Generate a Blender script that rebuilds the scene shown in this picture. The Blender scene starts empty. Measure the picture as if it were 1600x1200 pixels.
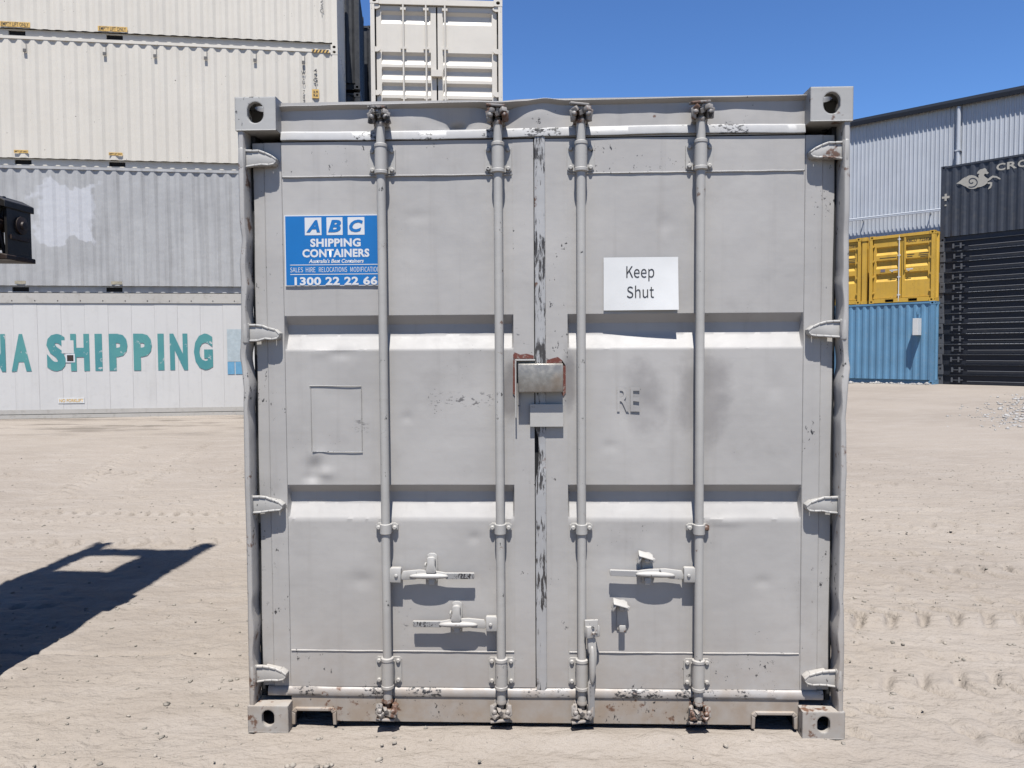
import bpy, bmesh, math, random
import numpy as np
from mathutils import Vector, Matrix
R = math.radians
random.seed(7)
scene = bpy.context.scene
col = scene.collection

# ------------------------------------------------------------------ camera
YAW, PITCH, ROLL = -0.04381, -0.03226, -0.005815
# yaw = heading to the right of +Y, given below as (pitch, yaw, roll)
def cam_axes(p, y, r):
    f = Vector((math.sin(y)*math.cos(p), math.cos(y)*math.cos(p), math.sin(p)))
    right = Vector((math.cos(y), -math.sin(y), 0)); up = right.cross(f)
    return right*math.cos(r)+up*math.sin(r), -right*math.sin(r)+up*math.cos(r), f
cd = bpy.data.cameras.new('camera'); cam = bpy.data.objects.new('camera', cd); col.objects.link(cam)
r_, u_, f_ = cam_axes(-0.04381, -0.03226, -0.005815)
m = Matrix((r_, u_, -f_)).transposed().to_4x4(); m.translation = (-0.018, -3.077, 1.574)
cam.matrix_world = m
cd.sensor_width = 36; cd.lens = 27.0; cd.clip_start = 0.05; cd.clip_end = 3000
scene.camera = cam

# ------------------------------------------------------------------ light
SUN_EL = R(68.5)
w = bpy.data.worlds.new('World'); scene.world = w; w.use_nodes = True
nt = w.node_tree; bg = nt.nodes['Background']
sky = nt.nodes.new('ShaderNodeTexSky'); sky.sky_type = 'NISHITA'; sky.sun_disc = False
sky.sun_elevation = SUN_EL; sky.sun_rotation = R(180.0); sky.air_density = 1.0; sky.dust_density = 0.0; sky.ozone_density = 10.0
gm = nt.nodes.new('ShaderNodeGamma'); gm.inputs[1].default_value = 1.22
nt.links.new(sky.outputs[0], gm.inputs[0]); nt.links.new(gm.outputs[0], bg.inputs[0]); bg.inputs[1].default_value = 0.05
sd = bpy.data.lights.new('sun', 'SUN'); sd.energy = 5.0; sd.angle = R(0.5); sd.color = (1.0, 0.98, 0.945)
so = bpy.data.objects.new('sun', sd); col.objects.link(so)
so.rotation_euler = (R(90)-SUN_EL, 0, 0); so.location = (0, -20, 40)
vs = scene.view_settings; vs.view_transform = 'Standard'; vs.look = 'None'; vs.gamma = 1.0; vs.exposure = 1.17
vs.use_curve_mapping = False
scene.cycles.max_bounces = 6; scene.cycles.diffuse_bounces = 4

# ------------------------------------------------------------------ numpy noise
def vnoise(x, y, seed=0):
    xi = np.floor(x).astype(np.int64); yi = np.floor(y).astype(np.int64)
    fx = x-xi; fy = y-yi
    fx = fx*fx*(3-2*fx); fy = fy*fy*(3-2*fy)
    def hsh(a, b):
        h = (a*374761393 + b*668265263 + seed*974634777) & 0xffffffff
        h = ((h ^ (h >> 13))*1274126177) & 0xffffffff
        return ((h ^ (h >> 16)) & 0xffff)/65535.0
    return (hsh(xi, yi)*(1-fx)+hsh(xi+1, yi)*fx)*(1-fy)+(hsh(xi, yi+1)*(1-fx)+hsh(xi+1, yi+1)*fx)*fy
def fbm(x, y, seed=0, n=4):
    a = 0.5; t = 0
    for i in range(n):
        t = t+a*(vnoise(x*2**i, y*2**i, seed+i*17)-0.5); a *= 0.5
    return t*2
def sm(a, b, x):
    t = np.clip((x-a)/(b-a), 0, 1); return t*t*(3-2*t)

# ------------------------------------------------------------------ node helpers
class NT:
    def __init__(s, name):
        s.m = bpy.data.materials.new(name); s.m.use_nodes = True; s.t = s.m.node_tree
        s.b = s.t.nodes['Principled BSDF']
    def n(s, typ, ins=None, **kw):
        nd = s.t.nodes.new('ShaderNode'+typ)
        for k, v in kw.items(): setattr(nd, k, v)
        for k, v in (ins or {}).items():
            if hasattr(v, 'is_output') or isinstance(v, bpy.types.NodeSocket): s.t.links.new(v, nd.inputs[k])
            else: nd.inputs[k].default_value = v
        return nd
    def l(s, a, b): s.t.links.new(a, b)
    def coord(s):
        if not hasattr(s, 'tc'): s.tc = s.n('TexCoord'); s.oi = s.n('ObjectInfo')
        return s.tc.outputs['Object']
    def world(s):
        if not hasattr(s, 'ge'): s.ge = s.n('NewGeometry')
        return s.ge.outputs['Position']
    def noise(s, scale, detail=3, rough=0.55, vec=None, rnd=True, dist=0.0):
        v = vec if vec is not None else s.coord()
        nd = s.n('TexNoise', {'Scale': scale, 'Detail': detail, 'Roughness': rough, 'Distortion': dist}, noise_dimensions='4D' if rnd else '3D')
        s.l(v, nd.inputs['Vector'])
        if rnd:
            s.coord(); mm = s.n('Math', {0: s.oi.outputs['Random'], 1: 57.0}, operation='MULTIPLY'); s.l(mm.outputs[0], nd.inputs['W'])
        return nd.outputs[0]
    def scaled(s, vec, sc):
        mp = s.n('Mapping', {'Scale': sc}); s.l(vec, mp.inputs['Vector']); return mp.outputs[0]
    def ramp(s, v, a, b, lo=0.0, hi=1.0, smooth=True):
        nd = s.n('MapRange', {1: a, 2: b, 3: lo, 4: hi}, interpolation_type='SMOOTHSTEP' if smooth else 'LINEAR')
        s.l(v, nd.inputs[0]); return nd.outputs[0]
    def math(s, op, a, b=0.0):
        return s.n('Math', {0: a, 1: b}, operation=op).outputs[0]
    def mix(s, f, a, b):
        nd = s.n('Mix', data_type='RGBA')
        for i, v in ((0, f), (6, a), (7, b)):
            if isinstance(v, bpy.types.NodeSocket): s.l(v, nd.inputs[i])
            elif i == 0: nd.inputs[0].default_value = v
            else: nd.inputs[i].default_value = (*v, 1) if len(v) == 3 else v
        return nd.outputs[2]
    def bump(s, h, strength, dist, base=None):
        nd = s.n('Bump', {'Strength': strength, 'Distance': dist}); s.l(h, nd.inputs['Height'])
        if base is not None: s.l(base, nd.inputs['Normal'])
        return nd.outputs[0]
    def done(s, colr, rough=0.5, normal=None, metal=0.0, spec=0.4):
        b = s.b
        for k, v in (('Base Color', colr), ('Roughness', rough), ('Normal', normal), ('Metallic', metal), ('Specular IOR Level', spec)):
            if v is None: continue
            if isinstance(v, bpy.types.NodeSocket): s.l(v, b.inputs[k])
            else: b.inputs[k].default_value = (*v, 1) if isinstance(v, tuple) and len(v) == 3 else v
        return s.m
KR = 0.45                                      # paint and soil reflectances are given relative to this
def sc3(c, k): return tuple(min(1, x*k) for x in c)

def paint(name, c, rough=0.55, var=0.10, dirt=(0.16, 0.13, 0.10), dirt_amt=0.25, chips=0.0, chipcol=(0.05, 0.03, 0.025), bump=0.15, streaks=0.15):
    c = sc3(c, KR); dirt = sc3(dirt, KR); chipcol = sc3(chipcol, KR)
    s = NT(name)
    n1 = s.noise(0.9, 3); n2 = s.noise(9, 4)
    cc = s.mix(s.ramp(n1, 0.3, 0.7), sc3(c, 1-var), sc3(c, 1+var*0.6))
    st = s.noise(1.0, 4, vec=s.scaled(s.coord(), (9, 9, 0.5)))
    cc = s.mix(s.ramp(st, 0.5, 0.78, 0, streaks), cc, dirt)
    cc = s.mix(s.ramp(n2, 0.52, 0.8, 0, dirt_amt), cc, dirt)
    if chips > 0:
        n3 = s.math('MULTIPLY', s.noise(26, 5), s.ramp(s.noise(2.2, 2), 0.35, 0.65, 0.6, 1.1))
        cc = s.mix(s.ramp(n3, 0.74-0.2*chips, 0.78-0.2*chips), cc, chipcol)
    nb = s.bump(s.noise(3.0, 3), bump, 0.02)
    return s.done(cc, s.ramp(n2, 0.3, 0.8, rough-0.08, rough+0.12), nb)

def flat_mat(name, c, rough=0.6, var=0.06, metal=0.0):
    s = NT(name); c = sc3(c, KR)
    cc = s.mix(s.ramp(s.noise(14, 4), 0.35, 0.7), sc3(c, 1-var), sc3(c, 1+var*0.5))
    return s.done(cc, rough, None, metal)

def grey_paint(name, chips=0.0, rust=0.0, dust=0.3, base=(0.585, 0.556, 0.522), chipcol=(0.018, 0.017, 0.017), chipscale=55, smudge=False, wave=0.0, bev=0.004, stretch=0.6, edge=0.025):
    """aged grey enamel, in world coordinates (the container stands at the origin)"""
    s = NT(name); P = s.world(); base = sc3(base, KR)
    sep = s.n('SeparateXYZ'); s.l(P, sep.inputs[0]); X, Y, Z = sep.outputs
    n1 = s.noise(1.7, 4, vec=P, rnd=False); n2 = s.noise(14, 5, vec=P, rnd=False); n3 = s.noise(3.1, 5, 0.65, vec=P, rnd=False)
    cc = s.mix(s.ramp(n1, 0.3, 0.7), sc3(base, 0.91), sc3(base, 1.06))
    br = s.noise(1.0, 5, 0.6, vec=s.scaled(P, (2.2, 2.2, 34)), rnd=False); cc = s.mix(s.ramp(br, 0.45, 0.75, 0, 0.14), cc, sc3(base, 0.72))
    # fine grime and rubbed patches
    cc = s.mix(s.ramp(n3, 0.52, 0.78, 0, 0.26), cc, sc3((0.27, 0.25, 0.23), KR))
    spk = s.math('MULTIPLY', s.noise(120, 2, vec=P, rnd=False), s.ramp(n3, 0.4, 0.7, 0.75, 1.08))
    cc = s.mix(s.ramp(spk, 0.735, 0.76, 0, 0.7), cc, (0.055, 0.05, 0.046))
    vst = s.noise(1.0, 4, vec=s.scaled(P, (22, 22, 1.1)), rnd=False)
    cc = s.mix(s.ramp(vst, 0.52, 0.8, 0, 0.17), cc, sc3((0.28, 0.25, 0.22), KR))
    if dust > 0:
        g = s.math('MULTIPLY', s.ramp(Z, 0.75, 0.0, 0, 1), s.ramp(n2, 0.25, 0.7, 0.35, 1.0))
        cc = s.mix(s.math('MULTIPLY', g, dust), cc, sc3((0.43, 0.34, 0.26), KR))
    if smudge:
        for (sx, sz, rx, rz, amt) in ((0.415, 1.365, 0.11, 0.20, 0.34), (0.665, 1.385, 0.13, 0.24, 0.36), (-0.33, 2.47, 0.05, 0.03, 0.0), (-0.125, 1.43, 0.045, 0.16, 0.55), (0.108, 1.45, 0.04, 0.15, 0.5)):
            dx = s.math('DIVIDE', s.math('SUBTRACT', X, sx), rx); dz = s.math('DIVIDE', s.math('SUBTRACT', Z, sz), rz)
            d = s.math('ADD', s.math('MULTIPLY', dx, dx), s.math('MULTIPLY', dz, dz))
            d = s.math('ADD', d, s.math('ADD', s.math('MULTIPLY', s.math('SUBTRACT', n2, 0.5), 0.8), s.math('MULTIPLY', s.math('SUBTRACT', n3, 0.5), 2.6)))
            cc = s.mix(s.ramp(d, 1.0, 0.0, 0, amt), cc, sc3((0.13, 0.115, 0.115), KR))
        # old stencil and scraped marks
        k = s.noise(38, 6, 0.7, vec=s.scaled(P, (1, 1, 2.2)), rnd=False)
        for (x0, x1, z0, z1, th) in ((-0.45, -0.20, 1.345, 1.40, 0.56), (-0.76, -0.72, 1.24, 1.30, 0.53), (-0.115, -0.03, 1.60, 1.68, 0.62), (-1.12, -1.02, 1.60, 1.85, 0.66), (0.70, 0.95, 0.30, 0.42, 0.66), (-0.62, -0.55, 0.33, 0.52, 0.64)):
            inside = s.math('MULTIPLY', s.math('MULTIPLY', s.ramp(X, x0-.02, x0+.02), s.ramp(X, x1+.02, x1-.02)), s.math('MULTIPLY', s.ramp(Z, z0-.01, z0+.01), s.ramp(Z, z1+.01, z1-.01)))
            cc = s.mix(s.math('MULTIPLY', inside, s.ramp(k, th, th+.03, 0, 0.8)), cc, sc3((0.12, 0.11, 0.11), KR))
    if rust > 0:
        rn = s.noise(17, 6, 0.65, vec=P, rnd=False)
        rn = s.math('MULTIPLY', rn, s.ramp(n3, 0.35, 0.65, 0.75, 1.1))
        cc = s.mix(s.ramp(rn, 0.66-0.25*rust, 0.74-0.25*rust, 0, 0.9), cc, (0.078, 0.034, 0.017))
    hgt = s.noise(150, 2, vec=P, rnd=False)
    if chips > 0:
        kn = s.noise(chipscale, 6, 0.7, vec=s.scaled(P, (1, 1, stretch)), rnd=False)
        kn = s.math('MULTIPLY', kn, s.ramp(s.noise(5.5, 3, vec=P, rnd=False), 0.36, 0.62, 0.76 if chips > 0.8 else 0.68, 1.1))
        cm = s.ramp(kn, 0.70-0.26*chips, 0.70+edge-0.26*chips)
        cc = s.mix(cm, cc, chipcol)
        hgt = s.math('SUBTRACT', hgt, s.math('MULTIPLY', cm, 1.5))
    bv = s.n('Bevel', {'Radius': bev}, samples=3)
    nb = s.bump(hgt, 0.10, 0.0012, bv.outputs[0])
    nb = s.bump(s.noise(4.5, 3, vec=P, rnd=False), 0.35, 0.008, nb)
    nb = s.bump(s.noise(28, 3, vec=P, rnd=False), 0.10, 0.004, nb)
    return s.done(cc, s.ramp(n2, 0.3, 0.75, 0.42, 0.6), nb, 0.0, 0.4)

# ------------------------------------------------------------------ mesh helpers
class MB:
    def __init__(s): s.v = []; s.f = []
    def add(s, vs_, fs):
        o = len(s.v); s.v += [tuple(p) for p in vs_]; s.f += [tuple(i+o for i in f) for f in fs]; return s
    def box(s, x0, x1, y0, y1, z0, z1):
        return s.add([(x0,y0,z0),(x1,y0,z0),(x1,y1,z0),(x0,y1,z0),(x0,y0,z1),(x1,y0,z1),(x1,y1,z1),(x0,y1,z1)],
                     [(0,3,2,1),(4,5,6,7),(0,1,5,4),(1,2,6,5),(2,3,7,6),(3,0,4,7)])
    def rbox(s, c, size, rot=(0,0,0)):
        from mathutils import Euler
        M_ = Euler(rot).to_matrix(); h = Vector(size)/2
        P = [Vector(c)+M_@Vector((sx*h.x, sy*h.y, sz*h.z)) for sz in (-1,1) for (sx,sy) in ((-1,-1),(1,-1),(1,1),(-1,1))]
        return s.add(P, [(0,3,2,1),(4,5,6,7),(0,1,5,4),(1,2,6,5),(2,3,7,6),(3,0,4,7)])
    def xz(s, pts, y0, y1):
        """polygon drawn in x,z (any winding), extruded from y0 to y1"""
        n = len(pts)
        return s.add([(x,y0,z) for x,z in pts]+[(x,y1,z) for x,z in pts], [tuple(range(n)), tuple(range(2*n-1,n-1,-1))]+[(i,i+n,(i+1)%n+n,(i+1)%n) for i in range(n)])
    def xy(s, pts, z0, z1):
        n = len(pts)
        return s.add([(x,y,z0) for x,y in pts]+[(x,y,z1) for x,y in pts], [tuple(range(n-1,-1,-1)), tuple(range(n,2*n))]+[(i,(i+1)%n,(i+1)%n+n,i+n) for i in range(n)])
    def yz(s, pts, x0, x1):
        n = len(pts)
        return s.add([(x0,y,z) for y,z in pts]+[(x1,y,z) for y,z in pts], [tuple(range(n)), tuple(range(2*n-1,n-1,-1))]+[(i,i+n,(i+1)%n+n,(i+1)%n) for i in range(n)])
    def cyl(s, p0, p1, r0, n=12, r1=None):
        r1 = r0 if r1 is None else r1
        p0 = Vector(p0); p1 = Vector(p1); d = (p1-p0).normalized()
        a = d.orthogonal().normalized(); b = d.cross(a)
        o = [a*math.cos(2*math.pi*i/n)+b*math.sin(2*math.pi*i/n) for i in range(n)]
        return s.add([p0+q*r0 for q in o]+[p1+q*r1 for q in o], [tuple(range(n-1,-1,-1)), tuple(range(n,2*n))]+[(i,(i+1)%n,(i+1)%n+n,i+n) for i in range(n)])
    def lathe(s, c, prof, n=14, axis='z'):
        """prof: list of (radius, height) about an axis through c"""
        vs_ = []; fs = []
        for (r, h) in prof:
            for i in range(n):
                a = 2*math.pi*i/n; p, q = r*math.cos(a), r*math.sin(a)
                vs_.append((c[0]+p, c[1]+q, c[2]+h) if axis == 'z' else ((c[0]+p, c[1]-h, c[2]+q) if axis == 'y' else (c[0]+h, c[1]+p, c[2]+q)))
        for k in range(len(prof)-1):
            for i in range(n): fs.append((k*n+i, k*n+(i+1)%n, (k+1)*n+(i+1)%n, (k+1)*n+i))
        fs.append(tuple(range(n-1,-1,-1))); fs.append(tuple(range((len(prof)-1)*n, len(prof)*n)))
        return s.add(vs_, fs)
    def strip(s, prof, z0, z1):
        """open profile (x,y) drawn upright between z0 and z1"""
        n = len(prof)
        return s.add([(x,y,z0) for x,y in prof]+[(x,y,z1) for x,y in prof], [(i,i+1,i+1+n,i+n) for i in range(n-1)])
    def grid(s, X, Z, fn):
        nx, nz = len(X), len(Z)
        XX, ZZ = np.meshgrid(X, Z); Y = fn(XX, ZZ)
        return s.add(list(zip(XX.ravel().tolist(), Y.ravel().tolist(), ZZ.ravel().tolist())),
                     [(j*nx+i, j*nx+i+1, (j+1)*nx+i+1, (j+1)*nx+i) for j in range(nz-1) for i in range(nx-1)])
    def mesh(s, name, smooth=None, bevel=0.0, weld=False, normals=True):
        me = bpy.data.meshes.new(name); me.from_pydata(s.v, [], s.f)
        b = bmesh.new(); b.from_mesh(me)
        if weld: bmesh.ops.remove_doubles(b, verts=b.verts, dist=1e-5)
        if normals: bmesh.ops.recalc_face_normals(b, faces=b.faces)
        if bevel > 0:
            es = [e for e in b.edges if len(e.link_faces) == 2 and e.calc_face_angle(0) > 0.6]
            bmesh.ops.bevel(b, geom=es, offset=bevel, segments=2, profile=0.5, affect='EDGES', clamp_overlap=True)
        b.to_mesh(me); b.free()
        if smooth is not None:
            me.shade_smooth(); me.set_sharp_from_angle(angle=R(smooth))
        return me
    def build(s, name, mat, parent=None, **kw):
        return put(name, s.mesh(name, **kw), mat, parent)
def put(name, me, mat, parent=None):
    if mat is not None and len(me.materials) == 0: me.materials.append(mat)
    o = bpy.data.objects.new(name, me); col.objects.link(o)
    if parent is not None: o.parent = parent
    return o
def tag(o, label, cat, group=None, kind=None):
    if label: o['label'] = label
    if cat: o['category'] = cat
    if group: o['group'] = group
    if kind: o['kind'] = kind
    return o
def thing(name, label, cat, loc=(0,0,0), rz=0.0, group=None):
    o = bpy.data.objects.new(name, None); col.objects.link(o); o.location = loc; o.rotation_euler = (0,0,rz); o.empty_display_size = 0.2
    return tag(o, label, cat, group)
def copy_tree(o, parent=None):
    c = o.copy(); col.objects.link(c); c.parent = parent
    for ch in list(o.children): copy_tree(ch, c)
    return c
import os
FONT = None
for fn in ('Noto Sans CJK Regular.woff2',):
    p_ = os.path.join(bpy.utils.system_resource('DATAFILES'), 'fonts', fn)
    if FONT is None and os.path.exists(p_):
        try: FONT = bpy.data.fonts.load(p_)
        except Exception: FONT = None
FONT_SANS = FONT
def text(body, wd, ht, cx, cz, y, mat, parent, name='lettering', bold=0.0, shear=0.0, spacing=1.0, line=1.0, align='CENTER', thick=0.0, sans=False):
    cu = bpy.data.curves.new('t', 'FONT'); cu.body = body; cu.size = 1; cu.font = (FONT_SANS if sans else None) or cu.font; cu.offset = bold; cu.shear = shear; cu.space_character = spacing; cu.space_line = line
    cu.align_x = align; cu.resolution_u = 3; cu.fill_mode = 'FRONT' if thick == 0 else 'BOTH'
    o = bpy.data.objects.new('t', cu); col.objects.link(o); dg = bpy.context.evaluated_depsgraph_get()
    me = bpy.data.meshes.new_from_object(o.evaluated_get(dg)); bpy.data.objects.remove(o)
    n = len(me.vertices); a = np.empty(n*3); me.vertices.foreach_get('co', a); a = a.reshape(-1, 3)
    lo, hi = a.min(0), a.max(0)
    x = (a[:,0]-(lo[0]+hi[0])/2)/(hi[0]-lo[0])*wd+cx; z = (a[:,1]-(lo[1]+hi[1])/2)/(hi[1]-lo[1])*ht+cz
    me.vertices.foreach_set('co', np.stack([x, np.full(n, y), z], 1).ravel()); me.update()
    me.materials.clear(); me.name = name
    return put(name, me, mat, parent)

def obround(w_, h_, n):
    """points of a rounded-end slot, counter-clockwise from angle 0"""
    pts = []
    r = min(w_, h_)/2; ex = w_/2-r; ez = h_/2-r
    for i in range(n):
        a = 2*math.pi*(i+0.5)/n; c, s_ = math.cos(a), math.sin(a)
        pts.append((r*c+math.copysign(ex, c), r*s_+math.copysign(ez, s_)))
    return pts
def casting_mesh(wx, dy, hz, front=(0.066, 0.08), side=(0.08, 0.066), top=None, sx=1, n=16, t=0.022, holez=0.0):
    """hollow corner casting: x 0..wx, y 0..dy, z 0..hz; front slot at y=0, side slot on x=0 (sx=1) or x=wx (sx=-1)"""
    b = MB()
    def plate(to3, W, H, hole):
        if hole is None:
            b.add([to3(0,0,0), to3(W,0,0), to3(W,H,0), to3(0,H,0)], [(0,1,2,3)]); return
        hp = [(p+W/2, q+H/2+(holez if to3.__name__ == 'tf' else 0)) for p, q in obround(*hole, n)]
        out = []
        for (p, q) in hp:
            dx, dz = p-W/2, q-H/2; k = min((W/2)/abs(dx) if dx else 1e9, (H/2)/abs(dz) if dz else 1e9)
            out.append((W/2+dx*k, H/2+dz*k))
        cor = [(W,H),(0,H),(0,0),(W,0)]
        V = [to3(p,q,0) for p,q in out]+[to3(p,q,0) for p,q in hp]+[to3(p,q,t) for p,q in hp]+[to3(p,q,0) for p,q in cor]
        F = []
        for i in range(n):
            j = (i+1) % n
            F.append((i,j,j+n,i+n)); F.append((i+n,j+n,j+2*n,i+2*n))
            a, c = out[i], out[j]
            if abs(a[0]-c[0]) > 1e-9 and abs(a[1]-c[1]) > 1e-9:
                q_ = min(range(4), key=lambda k_: (cor[k_][0]-(a[0]+c[0])/2)**2+(cor[k_][1]-(a[1]+c[1])/2)**2); F.append((i, 3*n+q_, j))
        b.add(V, F)
    def tf(p,q,d): return (p, d, q)
    def ts(p,q,d): return (d if sx == 1 else wx-d, p, q)
    def tt(p,q,d): return (p, q, hz-d)
    plate(tf, wx, hz, front); plate(ts, dy, hz, side); plate(tt, wx, dy, top)
    def to(p,q,d): return ((wx if sx == 1 else 0), p, q)
    def tb(p,q,d): return (p, q, 0)
    def tk(p,q,d): return (p, dy, q)
    plate(to, dy, hz, None); plate(tb, wx, dy, None); plate(tk, wx, hz, None)
    return b.mesh('corner_casting', normals=False)

# ------------------------------------------------------------------ materials
DARKVOID = flat_mat('dark_interior', (0.012, 0.011, 0.010), 0.9)
RUBBER = flat_mat('black_rubber', (0.018, 0.018, 0.020), 0.7)
G_PANEL = grey_paint('grey_door_paint', smudge=True, dust=0.42)
G_RAIL = grey_paint('grey_rail_paint', chips=0.12, dust=0.45, smudge=True)
G_FRAME = grey_paint('grey_frame_paint', chips=0.22, rust=0.30, dust=0.75, chipscale=40)
G_HEAD = grey_paint('grey_header_paint', chips=0.05, dust=0.0, rust=0.05)
G_SILL = grey_paint('grey_sill_paint', chips=0.18, rust=0.26, dust=1.0, base=(0.545, 0.505, 0.46))
G_LIP = grey_paint('grey_chipped_lip', chips=0.60, edge=0.06, stretch=1.6, rust=0.1, dust=0.8, base=(0.56, 0.55, 0.54))
G_STRIP = grey_paint('grey_peeling_strip', chips=0.90, rust=0.25, dust=0.3, chipscale=105, stretch=0.16, edge=0.10, chipcol=(0.030, 0.027, 0.025), base=(0.55, 0.54, 0.53))
G_CAST = grey_paint('grey_casting_paint', chips=0.25, rust=0.42, dust=0.7, chipscale=35, base=(0.575, 0.56, 0.53), bev=0.008)
G_FIT = grey_paint('grey_fitting_paint', chips=0.10, rust=0.12, dust=0.35, base=(0.595, 0.57, 0.53), bev=0.002)
G_CAM = grey_paint('rusty_cam_paint', chips=0.55, rust=0.72, dust=0.5, chipscale=45, base=(0.40, 0.37, 0.34), bev=0.003)
G_STEEL = grey_paint('worn_grip_steel', chips=0.62, rust=0.15, dust=0.2, chipscale=160, base=(0.42, 0.41, 0.40), bev=0.002)
def primer():
    s = NT('red_oxide_primer'); P = s.world(); n = s.noise(70, 5, 0.7, vec=P, rnd=False)
    return s.done(s.mix(s.ramp(n, 0.50, 0.66), (0.085, 0.021, 0.013), (0.17, 0.14, 0.12)), 0.75)
PRIMER = primer()
def bright_steel():
    s = NT('brushed_lockbox_steel'); P = s.world(); n = s.noise(40, 5, 0.65, vec=P, rnd=False); n2 = s.noise(6, 3, vec=P, rnd=False)
    cc = s.mix(s.ramp(n, 0.35, 0.7), (0.17, 0.158, 0.14), (0.225, 0.21, 0.185))
    cc = s.mix(s.ramp(n2, 0.55, 0.8, 0, 0.5), cc, (0.20, 0.14, 0.09))
    bv = s.n('Bevel', {'Radius': 0.008}, samples=4)
    return s.done(cc, s.ramp(n, 0.3, 0.7, 0.32, 0.5), s.bump(n, 0.04, 0.002, bv.outputs[0]), 0.45)
STEELBOX = bright_steel()
WHITE_PR = flat_mat('white_print', (0.92, 0.92, 0.92), 0.5, 0.03)
BLUE_PR = flat_mat('blue_print', (0.003, 0.205, 0.60), 0.45, 0.04)
BLACK_PR = flat_mat('dark_grey_print', (0.035, 0.035, 0.04), 0.6, 0.05)
PLATE = flat_mat('white_plate', (0.98, 0.965, 0.93), 0.34, 0.03)
YEL_ST = flat_mat('yellow_sticker', (0.95, 0.60, 0.17), 0.6, 0.08)
CREAM = paint('cream_container_paint', (0.92, 0.85, 0.735), 0.55, 0.04, dirt_amt=0.06, streaks=0.06, chips=0.12)
WHITEP = paint('white_container_paint', (0.92, 0.85, 0.74), 0.5, 0.04, dirt_amt=0.05, streaks=0.05)
def grey_side():
    s = NT('grey_side_paint'); c = s.coord(); sep = s.n('SeparateXYZ'); s.l(c, sep.inputs[0]); X, Y, Z = sep.outputs
    n1 = s.noise(0.8, 4, vec=c, rnd=False); n2 = s.noise(7, 5, vec=c, rnd=False)
    st = s.noise(1.0, 5, vec=s.scaled(c, (7, 7, 0.45)), rnd=False)
    cc = s.mix(s.ramp(n1, 0.3, 0.7), sc3((0.54, 0.53, 0.52), KR), sc3((0.63, 0.62, 0.605), KR))
    cc = s.mix(s.ramp(st, 0.45, 0.75, 0, 0.45), cc, sc3((0.30, 0.29, 0.28), KR))
    n4 = s.noise(1.6, 2, vec=c, rnd=False); wob = s.math('ADD', s.math('MULTIPLY', s.math('SUBTRACT', n2, 0.5), 0.35), s.math('MULTIPLY', s.math('SUBTRACT', n4, 0.5), 1.1))
    Xw = s.math('ADD', X, wob); Zw = s.math('ADD', Z, wob)
    i = s.math('MULTIPLY', s.math('MULTIPLY', s.ramp(Xw, -6.86, -6.72), s.ramp(Xw, -5.48, -5.64)), s.math('MULTIPLY', s.ramp(Zw, 1.10, 1.16), s.ramp(Zw, 2.49, 2.43)))
    cc = s.mix(s.math('MULTIPLY', i, 0.7), cc, sc3((0.82, 0.82, 0.845), KR))
    return s.done(cc, 0.5, s.bump(s.noise(2.2, 3, vec=c, rnd=False), 0.4, 0.03))
GREYSIDE = grey_side()
REEFER = paint('white_reefer_paint', (0.86, 0.83, 0.79), 0.5, 0.03, dirt_amt=0.10, streaks=0.10)
REEFER_RAIL = paint('dusty_reefer_rail', (0.66, 0.62, 0.56), 0.6, 0.06, dirt_amt=0.35, chips=0.25)
def teal():
    s = NT('faded_teal_lettering'); c = s.coord(); n = s.noise(5, 6, 0.7, vec=c, rnd=False); n1 = s.noise(1.2, 3, vec=c, rnd=False)
    cc = s.mix(s.ramp(n1, 0.3, 0.7), (0.036, 0.150, 0.160), (0.055, 0.180, 0.172))
    return s.done(s.mix(s.ramp(n, 0.60, 0.66), cc, (0.33, 0.335, 0.325)), 0.55)
TEAL = teal()
YELLOW = paint('yellow_container_paint', (0.95, 0.57, 0.085), 0.5, 0.10, dirt_amt=0.25, streaks=0.25, chips=0.2)
BLUEC = paint('blue_container_paint', (0.18, 0.39, 0.60), 0.5, 0.10, dirt=(0.35, 0.42, 0.48), dirt_amt=0.3, chips=0.1, chipcol=(0.4, 0.42, 0.45))
NAVY = paint('navy_container_paint', (0.058, 0.066, 0.086), 0.5, 0.15, dirt=(0.11, 0.105, 0.10), dirt_amt=0.35, streaks=0.3)
BLACKC = paint('black_container_paint', (0.018, 0.020, 0.026), 0.55, 0.15, dirt=(0.05, 0.05, 0.05))
RACK = paint('navy_rack_steel', (0.020, 0.024, 0.036), 0.5, 0.15, dirt=(0.07, 0.065, 0.06), dirt_amt=0.35, streaks=0.1)
RACKEDGE = paint('scuffed_sunlit_rack_steel', (0.13, 0.135, 0.15), 0.55, 0.15, dirt=(0.05, 0.045, 0.04), dirt_amt=0.4, streaks=0.1)  # lighter steel of blocks and brackets; also paints the sunlit beam edges
LOGO = flat_mat('cream_logo_print', (0.62, 0.58, 0.50), 0.6, 0.06)
SHEDW = paint('pale_blue_steel_cladding', (0.72, 0.75, 0.80), 0.45, 0.05, dirt_amt=0.08, streaks=0.14, bump=0.03)
GUTTER = flat_mat('dark_gutter_steel', (0.035, 0.042, 0.06), 0.5, 0.08)
MASTM = paint('greasy_black_steel', (0.022, 0.020, 0.019), 0.45, 0.2, dirt=(0.06, 0.05, 0.035), dirt_amt=0.5)
RUSTY = paint('rusty_steel', (0.05, 0.028, 0.02), 0.6, 0.2, dirt=(0.10, 0.05, 0.03), dirt_amt=0.6)
FORKY = paint('forklift_body_paint', (0.30, 0.16, 0.02), 0.5, 0.1)

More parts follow.
